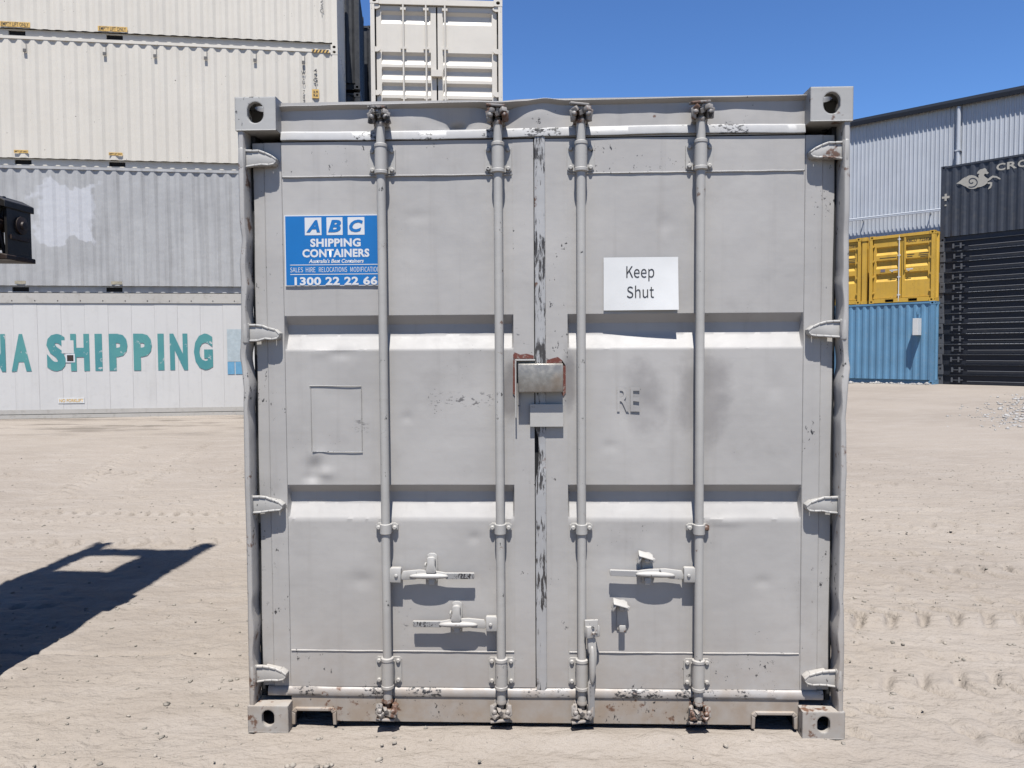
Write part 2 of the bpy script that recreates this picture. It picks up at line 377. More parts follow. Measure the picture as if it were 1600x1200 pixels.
# ------------------------------------------------------------------ ground
def base_h(x, y):
    return 0.30*sm(0.0, 13.0, x)*sm(2.0, 22.0, y)+0.064*sm(-1.0, -5.0, x)*sm(3.0, 14.0, y)
TRACKS = [  # x0, y0, x1, y1, width, pitch, skew, depth
    (-9, 4.30, 0.5, 4.15, 0.10, 0.145, 0.0, 0.020), (-9, 3.95, 0.5, 3.85, 0.06, 0.145, 0.0, 0.012), (-9, 4.9, 0.5, 4.75, 0.03, 9.0, 0.0, 0.012),
    (-9, 6.2, 2, 7.6, 0.35, 0.16, 0.5, 0.018), (-5.3, 5.0, -6.6, 9.5, 0.24, 0.20, 0.6, 0.034), (-4.55, 5.0, -5.6, 9.5, 0.24, 0.20, -0.6, 0.034),
    (0.9, -0.02, 9, 0.75, 0.24, 0.175, 0.55, 0.026), (0.9, 0.42, 9, 1.25, 0.22, 0.175, -0.6, 0.020), (1.1, 1.35, 9, 1.9, 0.30, 0.19, 0.6, 0.022),
    (1.1, 2.2, 10, 2.9, 0.28, 0.2, -0.5, 0.020), (1.1, 3.7, 12, 4.4, 0.35, 0.2, 0.5, 0.020), (1.0, 5.6, 14, 6.6, 0.4, 0.22, 0.5, 0.016),
    (-6, -0.55, 4, -0.42, 0.25, 0.18, 0.6, 0.016), (-6, 0.95, -1.3, 0.75, 0.03, 9.0, 0.0, 0.016), (1.3, 1.28, 8, 1.75, 0.025, 9.0, 0.0, 0.014), (1.3, 0.52, 8, 0.92, 0.022, 9.0, 0.0, 0.012), (-8, 5.6, 1, 5.3, 0.04, 9.0, 0.0, 0.018), (-3, -0.46, 3, -0.40, 0.02, 9.0, 0.0, 0.010), (-7, 2.95, -1.2, 3.2, 0.3, 0.19, 0.5, 0.012)]
def ground_h(x, y):
    h = base_h(x, y)
    near = np.exp(-((np.maximum(np.abs(x)-6, 0))/6)**2-(np.maximum(y-9, 0)/8)**2)
    h = h+0.022*fbm(x*0.55, y*0.7, 3, 3)+near*(0.016*fbm(x*2.3, y*3.0, 5, 3)+0.009*fbm(x*9, y*9, 8, 3))
    flat = sm(-0.25, 0.02, y)*sm(0.5, 0.1, np.abs(x)-1.25)
    for k, (x0, y0, x1, y1, wd, pitch, skew, dep) in enumerate(TRACKS):
        L = math.hypot(x1-x0, y1-y0); dx, dy = (x1-x0)/L, (y1-y0)/L
        s_ = (x-x0)*dx+(y-y0)*dy; t = -(x-x0)*dy+(y-y0)*dx+0.03*fbm(s_*0.8, s_*0+k, 31+k, 2)
        on = np.exp(-(t/(wd*0.55))**4)*sm(0, 0.4, s_)*sm(L, L-0.4, s_)
        if pitch > 5: lug = np.ones_like(s_)*0.9
        else: lug = np.clip(np.cos(2*np.pi*(s_+skew*np.abs(t))/pitch)*1.2-0.2, 0, 1)
        mod = np.clip(0.75+1.8*fbm(x*1.1, y*1.5, 60+k, 2), 0, 1.2)
        h = h+1.9*dep*on*mod*(0.35-lug)*(1-0.8*flat)
    # soil heaped against the bottom sill, low where the corner castings sit
    heap = np.exp(-((y+0.03)/0.07)**2)*sm(1.15, 1.0, np.abs(x))
    h = h*(1-0.5*flat)+heap*(0.004+0.034*np.clip(fbm(x*4, y*4, 77, 3)+0.10, 0, 1))-0.006*sm(0.0, 0.12, y)*sm(1.2, 1.0, np.abs(x))
    c = np.exp(-((np.abs(x)-1.13)/0.16)**4-((y-0.09)/0.2)**4)
    return h*(1-c)+c*(-0.002)
def graded(a, b, step, far, ratio=1.18):
    mid = list(np.arange(a, b+step/2, step)); lo = []; p = a; d = step
    while p > -far: d *= ratio; p -= d; lo.append(p)
    hi = []; p = b; d = step
    while p < far: d *= ratio; p += d; hi.append(p)
    return np.array(lo[::-1]+mid+hi)
gx = graded(-5.6, 5.6, 0.017, 900.0); gy = graded(-1.1, 5.2, 0.017, 900.0, 1.10)
gx = np.concatenate([gx[gx < -7.6], np.arange(-7.55, -5.6, 0.03), gx[gx >= -5.6]]); gy = np.concatenate([gy[gy <= 5.2], np.arange(5.23, 9.0, 0.03), gy[gy > 9.05]])
GX, GY = np.meshgrid(gx, gy); GZ = ground_h(GX, GY)
mr = np.random.RandomState(12)
def dimple(x, y, ln, wd, ang, dep, lip=0.45):
    """press an elongated mark into the dirt, with the soil pushed up along its far side"""
    r = max(ln, wd)*2.2; i0, i1 = np.searchsorted(gx, (x-r, x+r)); j0, j1 = np.searchsorted(gy, (y-r, y+r))
    if i1-i0 < 2 or j1-j0 < 2: return
    X = GX[j0:j1, i0:i1]-x; Y = GY[j0:j1, i0:i1]-y; c, s_ = math.cos(ang), math.sin(ang)
    a = (X*c+Y*s_)/ln; b = (-X*s_+Y*c)/wd
    GZ[j0:j1, i0:i1] += dep*(-np.exp(-a**4-b**2)+lip*np.exp(-a**4-(b-1.7)**2))
ROWS = [  # y at x0, slope, x0, x1, pitch, length, width, angle, depth, chance
    (0.03, 0.05, 1.30, 5.6, 0.150, 0.050, 0.019, -0.55, 0.024, 0.85), (0.24, 0.06, 1.30, 5.6, 0.165, 0.055, 0.018, -0.45, 0.022, 0.8), (-0.16, 0.04, 0.6, 4.0, 0.17, 0.05, 0.017, -0.5, 0.014, 0.5),
    (0.80, 0.06, 1.35, 5.6, 0.16, 0.050, 0.020, -0.5, 0.020, 0.7), (1.00, 0.06, 1.35, 5.6, 0.16, 0.045, 0.018, 0.4, 0.018, 0.6), (1.65, 0.05, 1.4, 5.6, 0.17, 0.055, 0.022, -0.45, 0.022, 0.65),
    (1.95, 0.05, 1.4, 5.6, 0.18, 0.05, 0.022, 0.4, 0.018, 0.55), (2.75, 0.05, 1.4, 5.6, 0.18, 0.06, 0.025, -0.4, 0.022, 0.6), (3.4, 0.06, 1.4, 5.6, 0.19, 0.06, 0.026, 0.4, 0.022, 0.55), (4.3, 0.05, 1.4, 5.6, 0.2, 0.07, 0.03, -0.3, 0.022, 0.5),
    (4.28, -0.012, -5.6, 0.5, 0.145, 0.034, 0.026, 0.3, 0.026, 0.95), (3.96, -0.012, -5.6, 0.5, 0.145, 0.028, 0.020, 0.3, 0.016, 0.7), (5.0, 0.02, -5.6, -1, 0.19, 0.06, 0.03, 0.4, 0.02, 0.5), (2.95, 0.03, -5.6, -1.3, 0.19, 0.05, 0.022, -0.4, 0.014, 0.45),
    (1.55, -0.03, -5.0, -1.3, 0.18, 0.05, 0.02, 0.5, 0.014, 0.4), (-0.30, 0.01, -2.6, 1.2, 0.17, 0.045, 0.018, -0.4, 0.014, 0.5), (-0.62, 0.01, -2.6, 2.0, 0.17, 0.045, 0.018, 0.4, 0.014, 0.45)]
for (y0, sl, x0, x1, pit, ln, wd, an, dp, ch) in ROWS:
    for x in np.arange(x0, x1, pit):
        if mr.rand() > ch: continue
        dimple(x+mr.normal(0, 0.012), y0+sl*(x-x0)+mr.normal(0, 0.012), ln*mr.uniform(0.6, 1.2), wd*mr.uniform(0.8, 1.2), an+mr.normal(0, 0.15), 1.9*dp*mr.uniform(0.5, 1.15))
for i in range(2600):                           # scuffs, clods and footfalls
    y = -1.0+6.0*mr.rand()**1.3; x = mr.uniform(-1, 1)*min(5.5, 0.72*(y+3.6)+0.4); sgn = 1 if mr.rand() < 0.65 else -1
    if abs(x) < 1.15 and y > 0.0: continue
    dimple(x, y, mr.uniform(0.014, 0.06), mr.uniform(0.012, 0.028), mr.normal(0, 0.6), sgn*mr.uniform(0.002, 0.0095), 0.3)
nx, ny = len(gx), len(gy)
me = bpy.data.meshes.new('ground')
I = np.arange(nx*ny).reshape(ny, nx); quads = np.stack([I[:-1,:-1], I[:-1,1:], I[1:,1:], I[1:,:-1]], -1).reshape(-1, 4)
me.vertices.add(nx*ny); me.vertices.foreach_set('co', np.stack([GX, GY, GZ], -1).ravel())
me.loops.add(quads.size); me.loops.foreach_set('vertex_index', quads.ravel())
me.polygons.add(len(quads)); me.polygons.foreach_set('loop_start', np.arange(0, quads.size, 4)); me.polygons.foreach_set('loop_total', np.full(len(quads), 4))
me.update(calc_edges=True); me.shade_smooth()
def ground_mat():
    s = NT('sandy_yard_dirt'); P = s.world()
    n1 = s.noise(0.35, 5, 0.6, vec=P, rnd=False); n2 = s.noise(2.6, 5, 0.6, vec=s.scaled(P, (0.6, 1.6, 1)), rnd=False); n3 = s.noise(45, 4, 0.6, vec=P, rnd=False); n4 = s.noise(230, 2, 0.5, vec=P, rnd=False)
    cc = s.mix(s.ramp(n1, 0.35, 0.68), (0.198, 0.172, 0.146), (0.171, 0.147, 0.124))
    cc = s.mix(s.ramp(n2, 0.42, 0.72, 0, 0.55), cc, (0.215, 0.191, 0.168))
    cc = s.mix(s.ramp(n3, 0.5, 0.8, 0, 0.4), cc, (0.133, 0.111, 0.090))
    cc = s.mix(s.ramp(n4, 0.62, 0.70, 0, 0.45), cc, (0.101, 0.086, 0.074))
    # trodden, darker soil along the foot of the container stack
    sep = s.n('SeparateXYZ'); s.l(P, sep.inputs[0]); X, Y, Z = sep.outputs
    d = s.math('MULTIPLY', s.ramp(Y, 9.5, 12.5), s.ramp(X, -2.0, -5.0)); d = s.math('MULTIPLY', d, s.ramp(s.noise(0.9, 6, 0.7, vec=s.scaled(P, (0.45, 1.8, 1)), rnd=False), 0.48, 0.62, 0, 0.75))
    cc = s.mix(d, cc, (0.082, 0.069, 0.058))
    v = s.n('TexVoronoi', {'Scale': 34.0}); s.l(P, v.inputs['Vector'])
    nb = s.bump(s.noise(9, 4, 0.6, vec=s.scaled(P, (0.7, 1.4, 1)), rnd=False), 0.6, 0.05); nb = s.bump(n3, 0.6, 0.012, nb); nb = s.bump(n4, 0.5, 0.004, nb); nb = s.bump(v.outputs[0], 0.12, 0.01, nb)
    return s.done(cc, 0.95, nb, 0.0, 0.15)
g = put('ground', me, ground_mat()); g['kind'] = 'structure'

# ------------------------------------------------------------------ the grey container in front
YD = 0.060                                     # plane of the door faces, behind the casting faces at y = 0
C = thing('shipping_container', 'weathered light grey shipping container in front, doors shut, blue and white signs on them', 'container')
CW, CH, CL = 1.219, 2.591, 6.058
ct = casting_mesh(0.165, 0.178, 0.132, front=(0.066, 0.084), top=(0.060, 0.075), sx=1, n=28, holez=0.004)
ct2 = casting_mesh(0.165, 0.178, 0.132, front=(0.066, 0.084), top=(0.060, 0.075), sx=-1, n=28, holez=0.004)
cb = casting_mesh(0.170, 0.178, 0.112, front=(0.052, 0.070), sx=1, n=28, holez=0.004)
cb2 = casting_mesh(0.170, 0.178, 0.112, front=(0.052, 0.070), sx=-1, n=28, holez=0.004)
for me_, x, z in ((ct, -CW, CH-0.132), (ct2, CW-0.165, CH-0.132+0.002), (cb, -CW, 0), (cb2, CW-0.170, -0.004)):
    o = put('corner_casting', me_, G_CAST, C); o.location = (x, 0, z)
for x, m_ in ((-CW, ct), (CW-0.165, ct2)):
    o = put('corner_casting', m_, G_CAST, C); o.location = (x, CL-0.178, CH-0.132)
for x, m_ in ((-CW, cb), (CW-0.170, cb2)):
    o = put('corner_casting', m_, G_CAST, C); o.location = (x, CL-0.178, 0)

# bent corner posts: a folded edge whose line wanders where it has been knocked
def post_mesh(sgn):
    b = MB(); zs = np.linspace(0.105, 2.465, 96); rows = []
    for z in zs:
        dx = 0.0010*math.sin(z*4+sgn)+0.0012*float(fbm(np.array(z*13.0), np.array(float(sgn)), 88, 3))
        if sgn < 0: dx += -0.015*math.exp(-abs(z-1.56)/0.05)+0.006*math.exp(-abs(z-1.42)/0.06)+0.009*math.exp(-abs(z-2.03)/0.03)-0.005*math.exp(-abs(z-1.93)/0.03)
        else: dx += 0.013*math.exp(-abs(z-1.50)/0.07)-0.005*math.exp(-abs(z-1.30)/0.04)+0.004*math.exp(-abs(z-1.08)/0.05)-0.005*math.exp(-abs(z-0.58)/0.06)
        dy = 0.010*math.exp(-((z-1.545)/0.08)**2)+0.006*math.exp(-((z-2.02)/0.06)**2)+0.002*math.sin(z*11)
        wv = 0.004*math.sin(z*31+1)*(math.sin(z*5) > 0.2)
        xo = sgn*1.214+dx; xi = sgn*1.188+dx*0.6-sgn*wv
        rows.append([(xo, 0.13, z), (xo, 0.010+dy, z), (xo-sgn*0.006, 0.004+dy, z), (xi+sgn*0.004, 0.004+dy, z), (xi, 0.010+dy, z), (xi, 0.085, z)])
    n = 6; vs_ = [p for r in rows for p in r]
    fs = [(j*n+i, j*n+i+1, (j+1)*n+i+1, (j+1)*n+i) for j in range(len(rows)-1) for i in range(n-1)]
    return b.add(vs_, fs)
for sgn in (-1, 1):
    post_mesh(sgn).build('corner_post', G_FRAME, C, smooth=40)
    MB().box(min(sgn*1.189, sgn*1.168), max(sgn*1.189, sgn*1.168), 0.082, 0.13, 0.12, 2.46).build('door_gasket', RUBBER, C)

# header with knocks, its overhanging roof flange and the lower drip lip
def head_y(x, z):
    d = 0.026*np.exp(-((x+0.335)/0.030)**2-((z-2.474)/0.016)**2)
    d = d+0.012*np.exp(-((x+0.335)/0.09)**2-((z-2.50)/0.05)**2)
    d = d+0.020*np.exp(-((x+0.175)/0.075)**2-((z-2.585)/0.05)**2)-0.006*np.exp(-((x+0.02)/0.08)**2-((z-2.53)/0.05)**2)
    d = d+0.0012*np.sin(x*5.1+1)*np.sin((z-2.45)*22)+0.0022*fbm(x*6, z*8, 4, 3)
    return YD+0.004+d
MB().grid(np.linspace(-1.055, 1.055, 190), np.linspace(2.43, 2.585, 22), head_y).build('header', G_HEAD, C, smooth=80)
b = MB(); xs = np.linspace(-1.054, 1.054, 240); rows = []
for x in xs:
    nz = float(fbm(np.array(x*9.0), np.array(1.3), 11, 3))
    over = 0.013+0.003*nz+0.014*math.exp(-((x+0.155)/0.07)**2)+0.0012*math.sin(x*14)
    zt = 2.568+0.010*(x+1.05)/2.1+0.003*float(fbm(np.array(x*5.0), np.array(4.3), 2, 3))-0.008*math.exp(-((x+0.16)/0.06)**2)+0.010*math.exp(-((x-0.015)/0.05)**2)
    zb = zt-0.006-0.012*math.exp(-((x+0.165)/0.045)**2)+0.002*nz
    zb -= 0.010; rows.append([(x, 0.09, zb-0.002), (x, YD+0.003, zb), (x, YD-over-0.003, zt-0.002), (x, YD-over-0.001, zt), (x, 0.20, zt+0.004)])
vs_ = [p for r in rows for p in r]; n = 5
b.add(vs_, [(j*n+i, j*n+i+1, (j+1)*n+i+1, (j+1)*n+i) for j in range(len(rows)-1) for i in range(n-1)]).build('roof_flange', G_HEAD, C, smooth=50)
# a swollen roof edge shows above the flange
b = MB(); b.grid(np.linspace(-0.10, 0.13, 24), np.linspace(0.10, 0.42, 8), lambda X, Z: 0*X)
b.v = [(x, z, 2.570+0.024*math.exp(-((x-0.01)/0.055)**2)*math.exp(-((z-0.14)/0.12)**2)) for (x, y, z) in b.v]
b.build('roof_bulge', G_HEAD, C, smooth=80)
b = MB(); xs = np.linspace(-1.054, 1.054, 200); rows = []
for x in xs:
    nz = float(fbm(np.array(x*7.0), np.array(2.2), 21, 3)); sag = 0.004*math.sin(x*3)+0.0012*nz-0.009*sm(-0.2, 1.0, x)*0
    y0 = YD-0.009-0.0006*nz
    rows.append([(x, YD+0.004, 2.470+sag), (x, y0+0.006, 2.464+sag), (x, y0, 2.440+sag), (x, y0, 2.432+sag+0.002*nz), (x, YD+0.02, 2.430+sag)])
vs_ = [p for r in rows for p in r]
b.add(vs_, [(j*n+i, j*n+i+1, (j+1)*n+i+1, (j+1)*n+i) for j in range(len(rows)-1) for i in range(n-1)]).build('drip_lip', G_LIP, C, smooth=35)

# sill with forklift pockets
pts = [(-1.052, 0.020), (-1.052, 0.150), (1.052, 0.150), (1.052, 0.018), (1.046, 0.018), (1.040, 0.066), (1.030, 0.074), (0.872, 0.074), (0.864, 0.066), (0.858, 0.024), (-0.862, 0.024), (-0.868, 0.066), (-0.876, 0.074), (-1.036, 0.074), (-1.046, 0.062), (-1.050, 0.020)]
MB().xz(pts, YD-0.004, YD+0.03).build('bottom_sill', G_SILL, C)
for s0, s1 in ((-1.050, -0.862), (0.858, 1.046)):
    b = MB(); pr = [(s0, 0.012), (s0, 0.070), (s0+0.014, 0.084), (s1-0.014, 0.084), (s1, 0.070), (s1, 0.012)]; q = [(s0+0.014, 0.012), (s0+0.016, 0.060), (s0+0.024, 0.070), (s1-0.024, 0.070), (s1-0.016, 0.060), (s1-0.014, 0.012)]
    for i in range(5): b.xz([pr[i], pr[i+1], q[i+1], q[i]], YD-0.016, YD+0.005)
    b.build('pocket_rim', G_SILL, C, bevel=0.003)
    MB().box(s0+0.002, s1-0.002, YD+0.031, 1.4, 0.076, 0.14).box(s0-0.004, s0+0.002, YD+0.031, 1.4, -0.02, 0.14).box(s1-0.002, s1+0.004, YD+0.031, 1.4, -0.02, 0.14).box(s0+0.002, s1-0.002, 1.39, 1.4, -0.02, 0.076).build('fork_pocket', DARKVOID, C)
# threshold bar under the doors
b = MB(); xs = np.linspace(-1.150, 1.150, 260); rows = []
for x in xs:
    nz = float(fbm(np.array(x*6.0), np.array(9.2), 41, 3)); k = 0.004*nz
    rows.append([(x, YD+0.01, 0.172+k), (x, YD-0.004, 0.169+k), (x, YD-0.009, 0.160+k*0.5), (x, YD-0.012, 0.146), (x, YD-0.009, 0.134+k*0.4), (x, YD+0.002, 0.129)])
vs_ = [p for r in rows for p in r]; n = 6
b.add(vs_, [(j*n+i, j*n+i+1, (j+1)*n+i+1, (j+1)*n+i) for j in range(len(rows)-1) for i in range(n-1)]).build('threshold_bar', G_LIP, C, smooth=50)

# body behind the doors
def corr(x0, x1, yo, yi, pitch, flat_o=0.26, slope=0.245, horizontal=True):
    """trapezoid corrugation from x0 to x1: yo outer plane, yi inner plane"""
    out = []; x = x0
    while x < x1-1e-6:
        for (t, y) in ((0, yo), (flat_o, yo), (flat_o+slope, yi), (flat_o+slope+(1-flat_o-2*slope), yi)):
            xx = x+t*pitch
            if xx <= x1: out.append((xx, y))
        x += pitch
    out.append((x1, yo if not out else out[-1][1])); return out
for sgn in (-1, 1):
    b = MB(); prof = corr(0.13, CL-0.1, sgn*1.208, sgn*1.172, 0.278)
    b.strip([(y, x) for x, y in prof], 0.14, 2.50).build('side_panel', G_FRAME, C)
    MB().box(min(sgn*1.205, sgn*1.145), max(sgn*1.205, sgn*1.145), 0.18, CL-0.18, 0.02, 0.16).build('bottom_side_rail', G_FRAME, C, bevel=0.004)
    MB().box(min(sgn*1.215, sgn*1.155), max(sgn*1.215, sgn*1.155), 0.18, CL-0.18, 2.48, 2.545).build('top_side_rail', G_FRAME, C, bevel=0.004)
MB().box(-1.16, 1.16, 0.14, CL-0.1, 2.535, 2.562).build('roof', G_FRAME, C)
MB().box(-1.144, 1.144, 0.14, CL-0.1, 0.145, 0.17).build('floor', DARKVOID, C)
b = MB(); b.strip(corr(-1.15, 1.15, CL-0.03, CL-0.07, 0.25), 0.1, 2.55).build('end_wall', G_FRAME, C)
MB().box(-1.05, 1.05, CL-0.1, CL-0.04, 0.02, 0.1).build('rear_sill', G_FRAME, C)

# ---- doors
RECS = [(1.720, 1.684, 1.643, 1.578), (1.021, 0.988, 0.944, 0.879)]      # top edge, floor top, floor bottom, bottom edge
RDEP = 0.030
DENTS = [  # x, z, depth, rx, rz  (positive = pushed in)
    (-0.945, 1.085, 0.011, 0.030, 0.040), (-0.895, 1.070, -0.006, 0.035, 0.020), (-0.92, 1.150, -0.003, 0.03, 0.02), (-0.955, 1.050, 0.006, 0.03, 0.015),
    (-0.83, 1.562, 0.004, 0.05, 0.018), (-0.90, 1.568, -0.003, 0.05, 0.02), (-0.77, 1.40, 0.003, 0.12, 0.09), (-0.36, 1.95, 0.003, 0.12, 0.2),
    (-0.55, 1.30, 0.003, 0.02, 0.02), (-0.28, 0.80, 0.004, 0.025, 0.018), (0.90, 0.62, 0.003, 0.03, 0.02), (0.50, 2.08, 0.003, 0.03, 0.03), (-0.75, 0.62, 0.004, 0.04, 0.03), (0.28, 1.18, 0.003, 0.03, 0.02), (0.95, 1.42, 0.003, 0.03, 0.05), (-0.50, 2.12, 0.002, 0.05, 0.02),
    (0.80, 1.15, 0.003, 0.15, 0.12), (0.42, 1.35, 0.004, 0.06, 0.05), (0.64, 1.40, 0.004, 0.05, 0.07), (0.75, 0.868, -0.004, 0.07, 0.012), (0.33, 0.72, 0.003, 0.1, 0.06), (-0.3, 0.62, 0.003, 0.12, 0.1), (0.95, 1.9, -0.003, 0.12, 0.25), (-0.62, 0.55, 0.002, 0.1, 0.12)]
def lines(a, b_, step, crit):
    s_ = set(np.round(np.arange(a, b_, step), 4).tolist()+[a, b_])
    s_ = {v for v in s_ if all(abs(v-c) > step*0.35 for c in crit)} | {c for c in crit if a <= c <= b_}
    return np.array(sorted(s_))
def panel_y(x0, x1):
    def f(X, Z):
        ins = np.interp(X, [x0, x0+0.006, x1-0.006, x1], [0, 1, 1, 0])
        p = np.zeros_like(Z)
        for (a, b1, c1, d1) in RECS: p = p+np.interp(Z, [d1, c1, b1, a], [0, RDEP, RDEP, 0], left=0, right=0)
        y = YD+0.002+p*ins+0.0036*fbm(X*2.4, Z*2.1, 14, 3)+0.0009*fbm(X*9, Z*9, 15, 3)
        for (dx, dz, am, rx, rz) in DENTS: y = y+am*np.exp(-((X-dx)/rx)**2-((Z-dz)/rz)**2)
        return y
    return f
def weld(b, x0, x1, z, r=0.0045, seed=0):
    xs_ = np.linspace(x0, x1, int((x1-x0)/0.02)+2); rows_ = []
    for x in xs_:
        k = 0.0015*float(fbm(np.array(x*14.0), np.array(z*3.0), 90+seed, 2)); rr = r*(1+0.3*float(fbm(np.array(x*23.0), np.array(z), 91+seed, 2)))
        rows_.append([(x, YD-0.001+rr*0.3, z+rr+k), (x, YD-rr*0.9-0.001, z+rr*0.6+k), (x, YD-rr*0.9-0.001, z-rr*0.5+k), (x, YD+0.001, z-rr+k)])
    b.add([p for r_0 in rows_ for p in r_0], [(j*4+i, j*4+i+1, (j+1)*4+i+1, (j+1)*4+i) for j in range(len(rows_)-1) for i in range(3)])

def bolt(b, x, y, z, r=0.0085):
    b.lathe((x, y, z), [(r, 0), (r, 0.006), (r*0.7, 0.009)], 8, 'y')

YR = 0.026                                     # axis of the locking bars
def guide_mesh(h_, fl=0.054):
    """bolted guide: collar round the bar, flange plates, four bolts; origin at its centre on the door face"""
    b = MB()
    b.lathe((0, YR, -h_/2), [(0.022, 0.0), (0.0265, 0.003), (0.0265, 0.014), (0.0245, 0.016), (0.0245, h_-0.016), (0.0265, h_-0.014), (0.0265, h_-0.003), (0.022, h_)], 20)
    for sx in (-1, 1):
        pl = [(sx*0.018, -h_*0.43), (sx*fl*0.86, -h_*0.43), (sx*fl, -h_*0.36), (sx*fl, h_*0.36), (sx*fl*0.86, h_*0.43), (sx*0.018, h_*0.43)]
        b.xz(pl, YD-0.007, YD+0.001)
        b.box(min(sx*0.017, sx*0.025), max(sx*0.017, sx*0.025), YR, YD, -h_*0.30, h_*0.30)
        for sz in (-1, 1): bolt(b, sx*0.040, YD-0.007, sz*h_*0.31, 0.0095)
    return b.mesh('bar_guide', smooth=35)
def clamp_mesh():
    b = MB(); b.lathe((0, YR, -0.021), [(0.021, 0), (0.0235, 0.002), (0.0235, 0.040), (0.021, 0.042)], 20)
    for sx in (-1, 1):
        b.xz([(sx*0.016, -0.016), (sx*0.036, -0.018), (sx*0.046, -0.008), (sx*0.046, 0.010), (sx*0.036, 0.018), (sx*0.016, 0.018)], YD-0.012, YD+0.001)
        b.box(min(sx*0.016, sx*0.024), max(sx*0.016, sx*0.024), YR, YD, -0.016, 0.016)
        bolt(b, sx*0.033, YD-0.012, 0.0, 0.0095)
    return b.mesh('bar_clamp', smooth=35)
def keeper_mesh(seed, up):
    """cam keeper welded to the frame: back plate, two forged claws, cap; origin at its centre"""
    rnd = random.Random(seed); b = MB(); k = 1 if up else -1
    b.box(-0.030, 0.030, 0.040, YD+0.012, -0.030, 0.030)
    for sx in (-1, 1):
        b.rbox((sx*0.029, 0.020, -0.004*k), (0.017, 0.060, 0.042), (0.25*k, 0.15*rnd.uniform(-1, 1), sx*0.30))
        b.rbox((sx*0.024, -0.006, 0.012*k), (0.024, 0.024, 0.020), (rnd.uniform(-.6, .6), rnd.uniform(-.6, .6), sx*0.6))
        b.rbox((sx*0.032, 0.010, -0.016*k), (0.018, 0.030, 0.022), (rnd.uniform(-.6, .6), rnd.uniform(-.5, .5), rnd.uniform(-.5, .5)))
        b.lathe((sx*0.027, -0.004, -0.005*k), [(0.010, 0), (0.012, 0.006), (0.007, 0.014)], 9, 'y')
    b.rbox((-0.008, 0.012, 0.036*k), (0.076, 0.050, 0.010), (0.18*k, 0.10*rnd.uniform(-1, 1), 0.1))
    return b.mesh('cam_keeper', bevel=0.003, smooth=40)
def cam_mesh(up):
    """cam on the end of a bar, reaching between the claws"""
    k = 1 if up else -1; b = MB()
    b.lathe((0, YR, 0), [(0.0175, 0), (0.0175, k*0.020), (0.021, k*0.026), (0.021, k*0.036), (0.013, k*0.044), (0.010, k*0.070)], 16)
    b.rbox((0.004, 0.018, k*0.072), (0.022, 0.034, 0.026), (0.2, 0.3, 0.1)); b.rbox((-0.006, 0.010, k*0.062), (0.014, 0.030, 0.018), (0.3, -0.4, 0.2))
    return b.mesh('cam', smooth=40)
GUIDE_T, GUIDE_B, CLAMP = guide_mesh(0.122), guide_mesh(0.132), clamp_mesh()
CAMT, CAMB = cam_mesh(True), cam_mesh(False)

def hinge_mesh(sgn, seed):
    """forged strap hinge: pin barrel on the post, tapered strap with raised rims on the door; origin at the pin"""
    rnd = random.Random(seed); b = MB(); s = -sgn       # strap runs towards the middle
    b.lathe((0, 0.018, -0.042), [(0.011, 0), (0.0145, 0.003), (0.0145, 0.081), (0.011, 0.084)], 14)
    j = lambda a: a+rnd.uniform(-0.0025, 0.0025)
    top = [(0.004, 0.036), (0.040, j(0.036)), (0.066, j(0.033)), (0.092, j(0.024)), (0.118, j(0.014)), (0.136, j(0.000))]
    bot = [(0.134, -0.016), (0.126, -0.026), (0.104, j(-0.030)), (0.076, j(-0.029)), (0.048, j(-0.033)), (0.004, j(-0.036))]
    out = [(s*x, z) for x, z in top+bot]
    b.xz(out, 0.022, 0.034)
    # raised rims
    for seg, dz in ((top, -1), (bot, 1)):
        for (x0, z0), (x1, z1) in zip(seg[:-1], seg[1:]):
            if x1 < x0: x0, z0, x1, z1 = x1, z1, x0, z0
            wz = 0.0085
            b.xz([(s*x0, z0+0.001), (s*x1, z1+0.001), (s*x1, z1+dz*wz), (s*x0, z0+dz*wz)], 0.0165+0.004*min(1, x0/0.12), 0.033)
    b.xz([(s*0.112, 0.018), (s*0.137, 0.000), (s*0.134, -0.018), (s*0.122, -0.028), (s*0.112, -0.026)], 0.023, YD+0.002)
    b.xz([(s*0.046, 0.030), (s*0.110, 0.016), (s*0.110, -0.026), (s*0.046, -0.028)], 0.034, YD+0.002)
    return b.mesh('hinge', bevel=0.0022, smooth=50)

def lever_mesh(L_, k):
    """bar handle: hub on the left at x=0, lever running to x=L_ ; k mirrors it"""
    b = MB(); X = lambda x: k*x
    b.xz([(X(-0.020), -0.030), (X(0.026), -0.031), (X(0.028), 0.026), (X(0.024), 0.030), (X(-0.014), 0.030), (X(-0.020), 0.024)], -0.006, 0.018)       # fork of the hub
    b.lathe((X(0.008), -0.006, -0.002), [(0.0075, 0), (0.0075, 0.004), (0.005, 0.006)], 10, 'y')
    b.xz([(X(0.02), -0.016), (X(0.035), -0.022), (X(0.085), -0.020), (X(0.10), -0.012), (X(0.205), -0.012), (X(0.215), -0.018), (X(L_-0.004), -0.017), (X(L_), -0.012), (X(L_), 0.006), (X(L_-0.004), 0.008), (X(0.21), 0.008), (X(0.165), 0.016), (X(0.10), 0.020), (X(0.035), 0.014)], 0.002, 0.013)
    return b.mesh('handle', bevel=0.0028, smooth=40)
def lever_rib(k, L_):
    """swollen middle of the lever, cast round"""
    b = MB(); n_ = 12; pr = [(0.001 if q in (0, n_) else math.sin(math.pi*q/n_)**0.8, -0.080*math.cos(math.pi*q/n_)) for q in range(n_+1)]
    b.lathe((0, 0, 0), pr, 12, 'x')
    b.v = [(k*(0.142+x), 0.000+y*0.015, -0.004+z*0.0125-0.06*abs(x)**1.5) for x, y, z in b.v]
    return b.mesh('handle_rib', smooth=60)
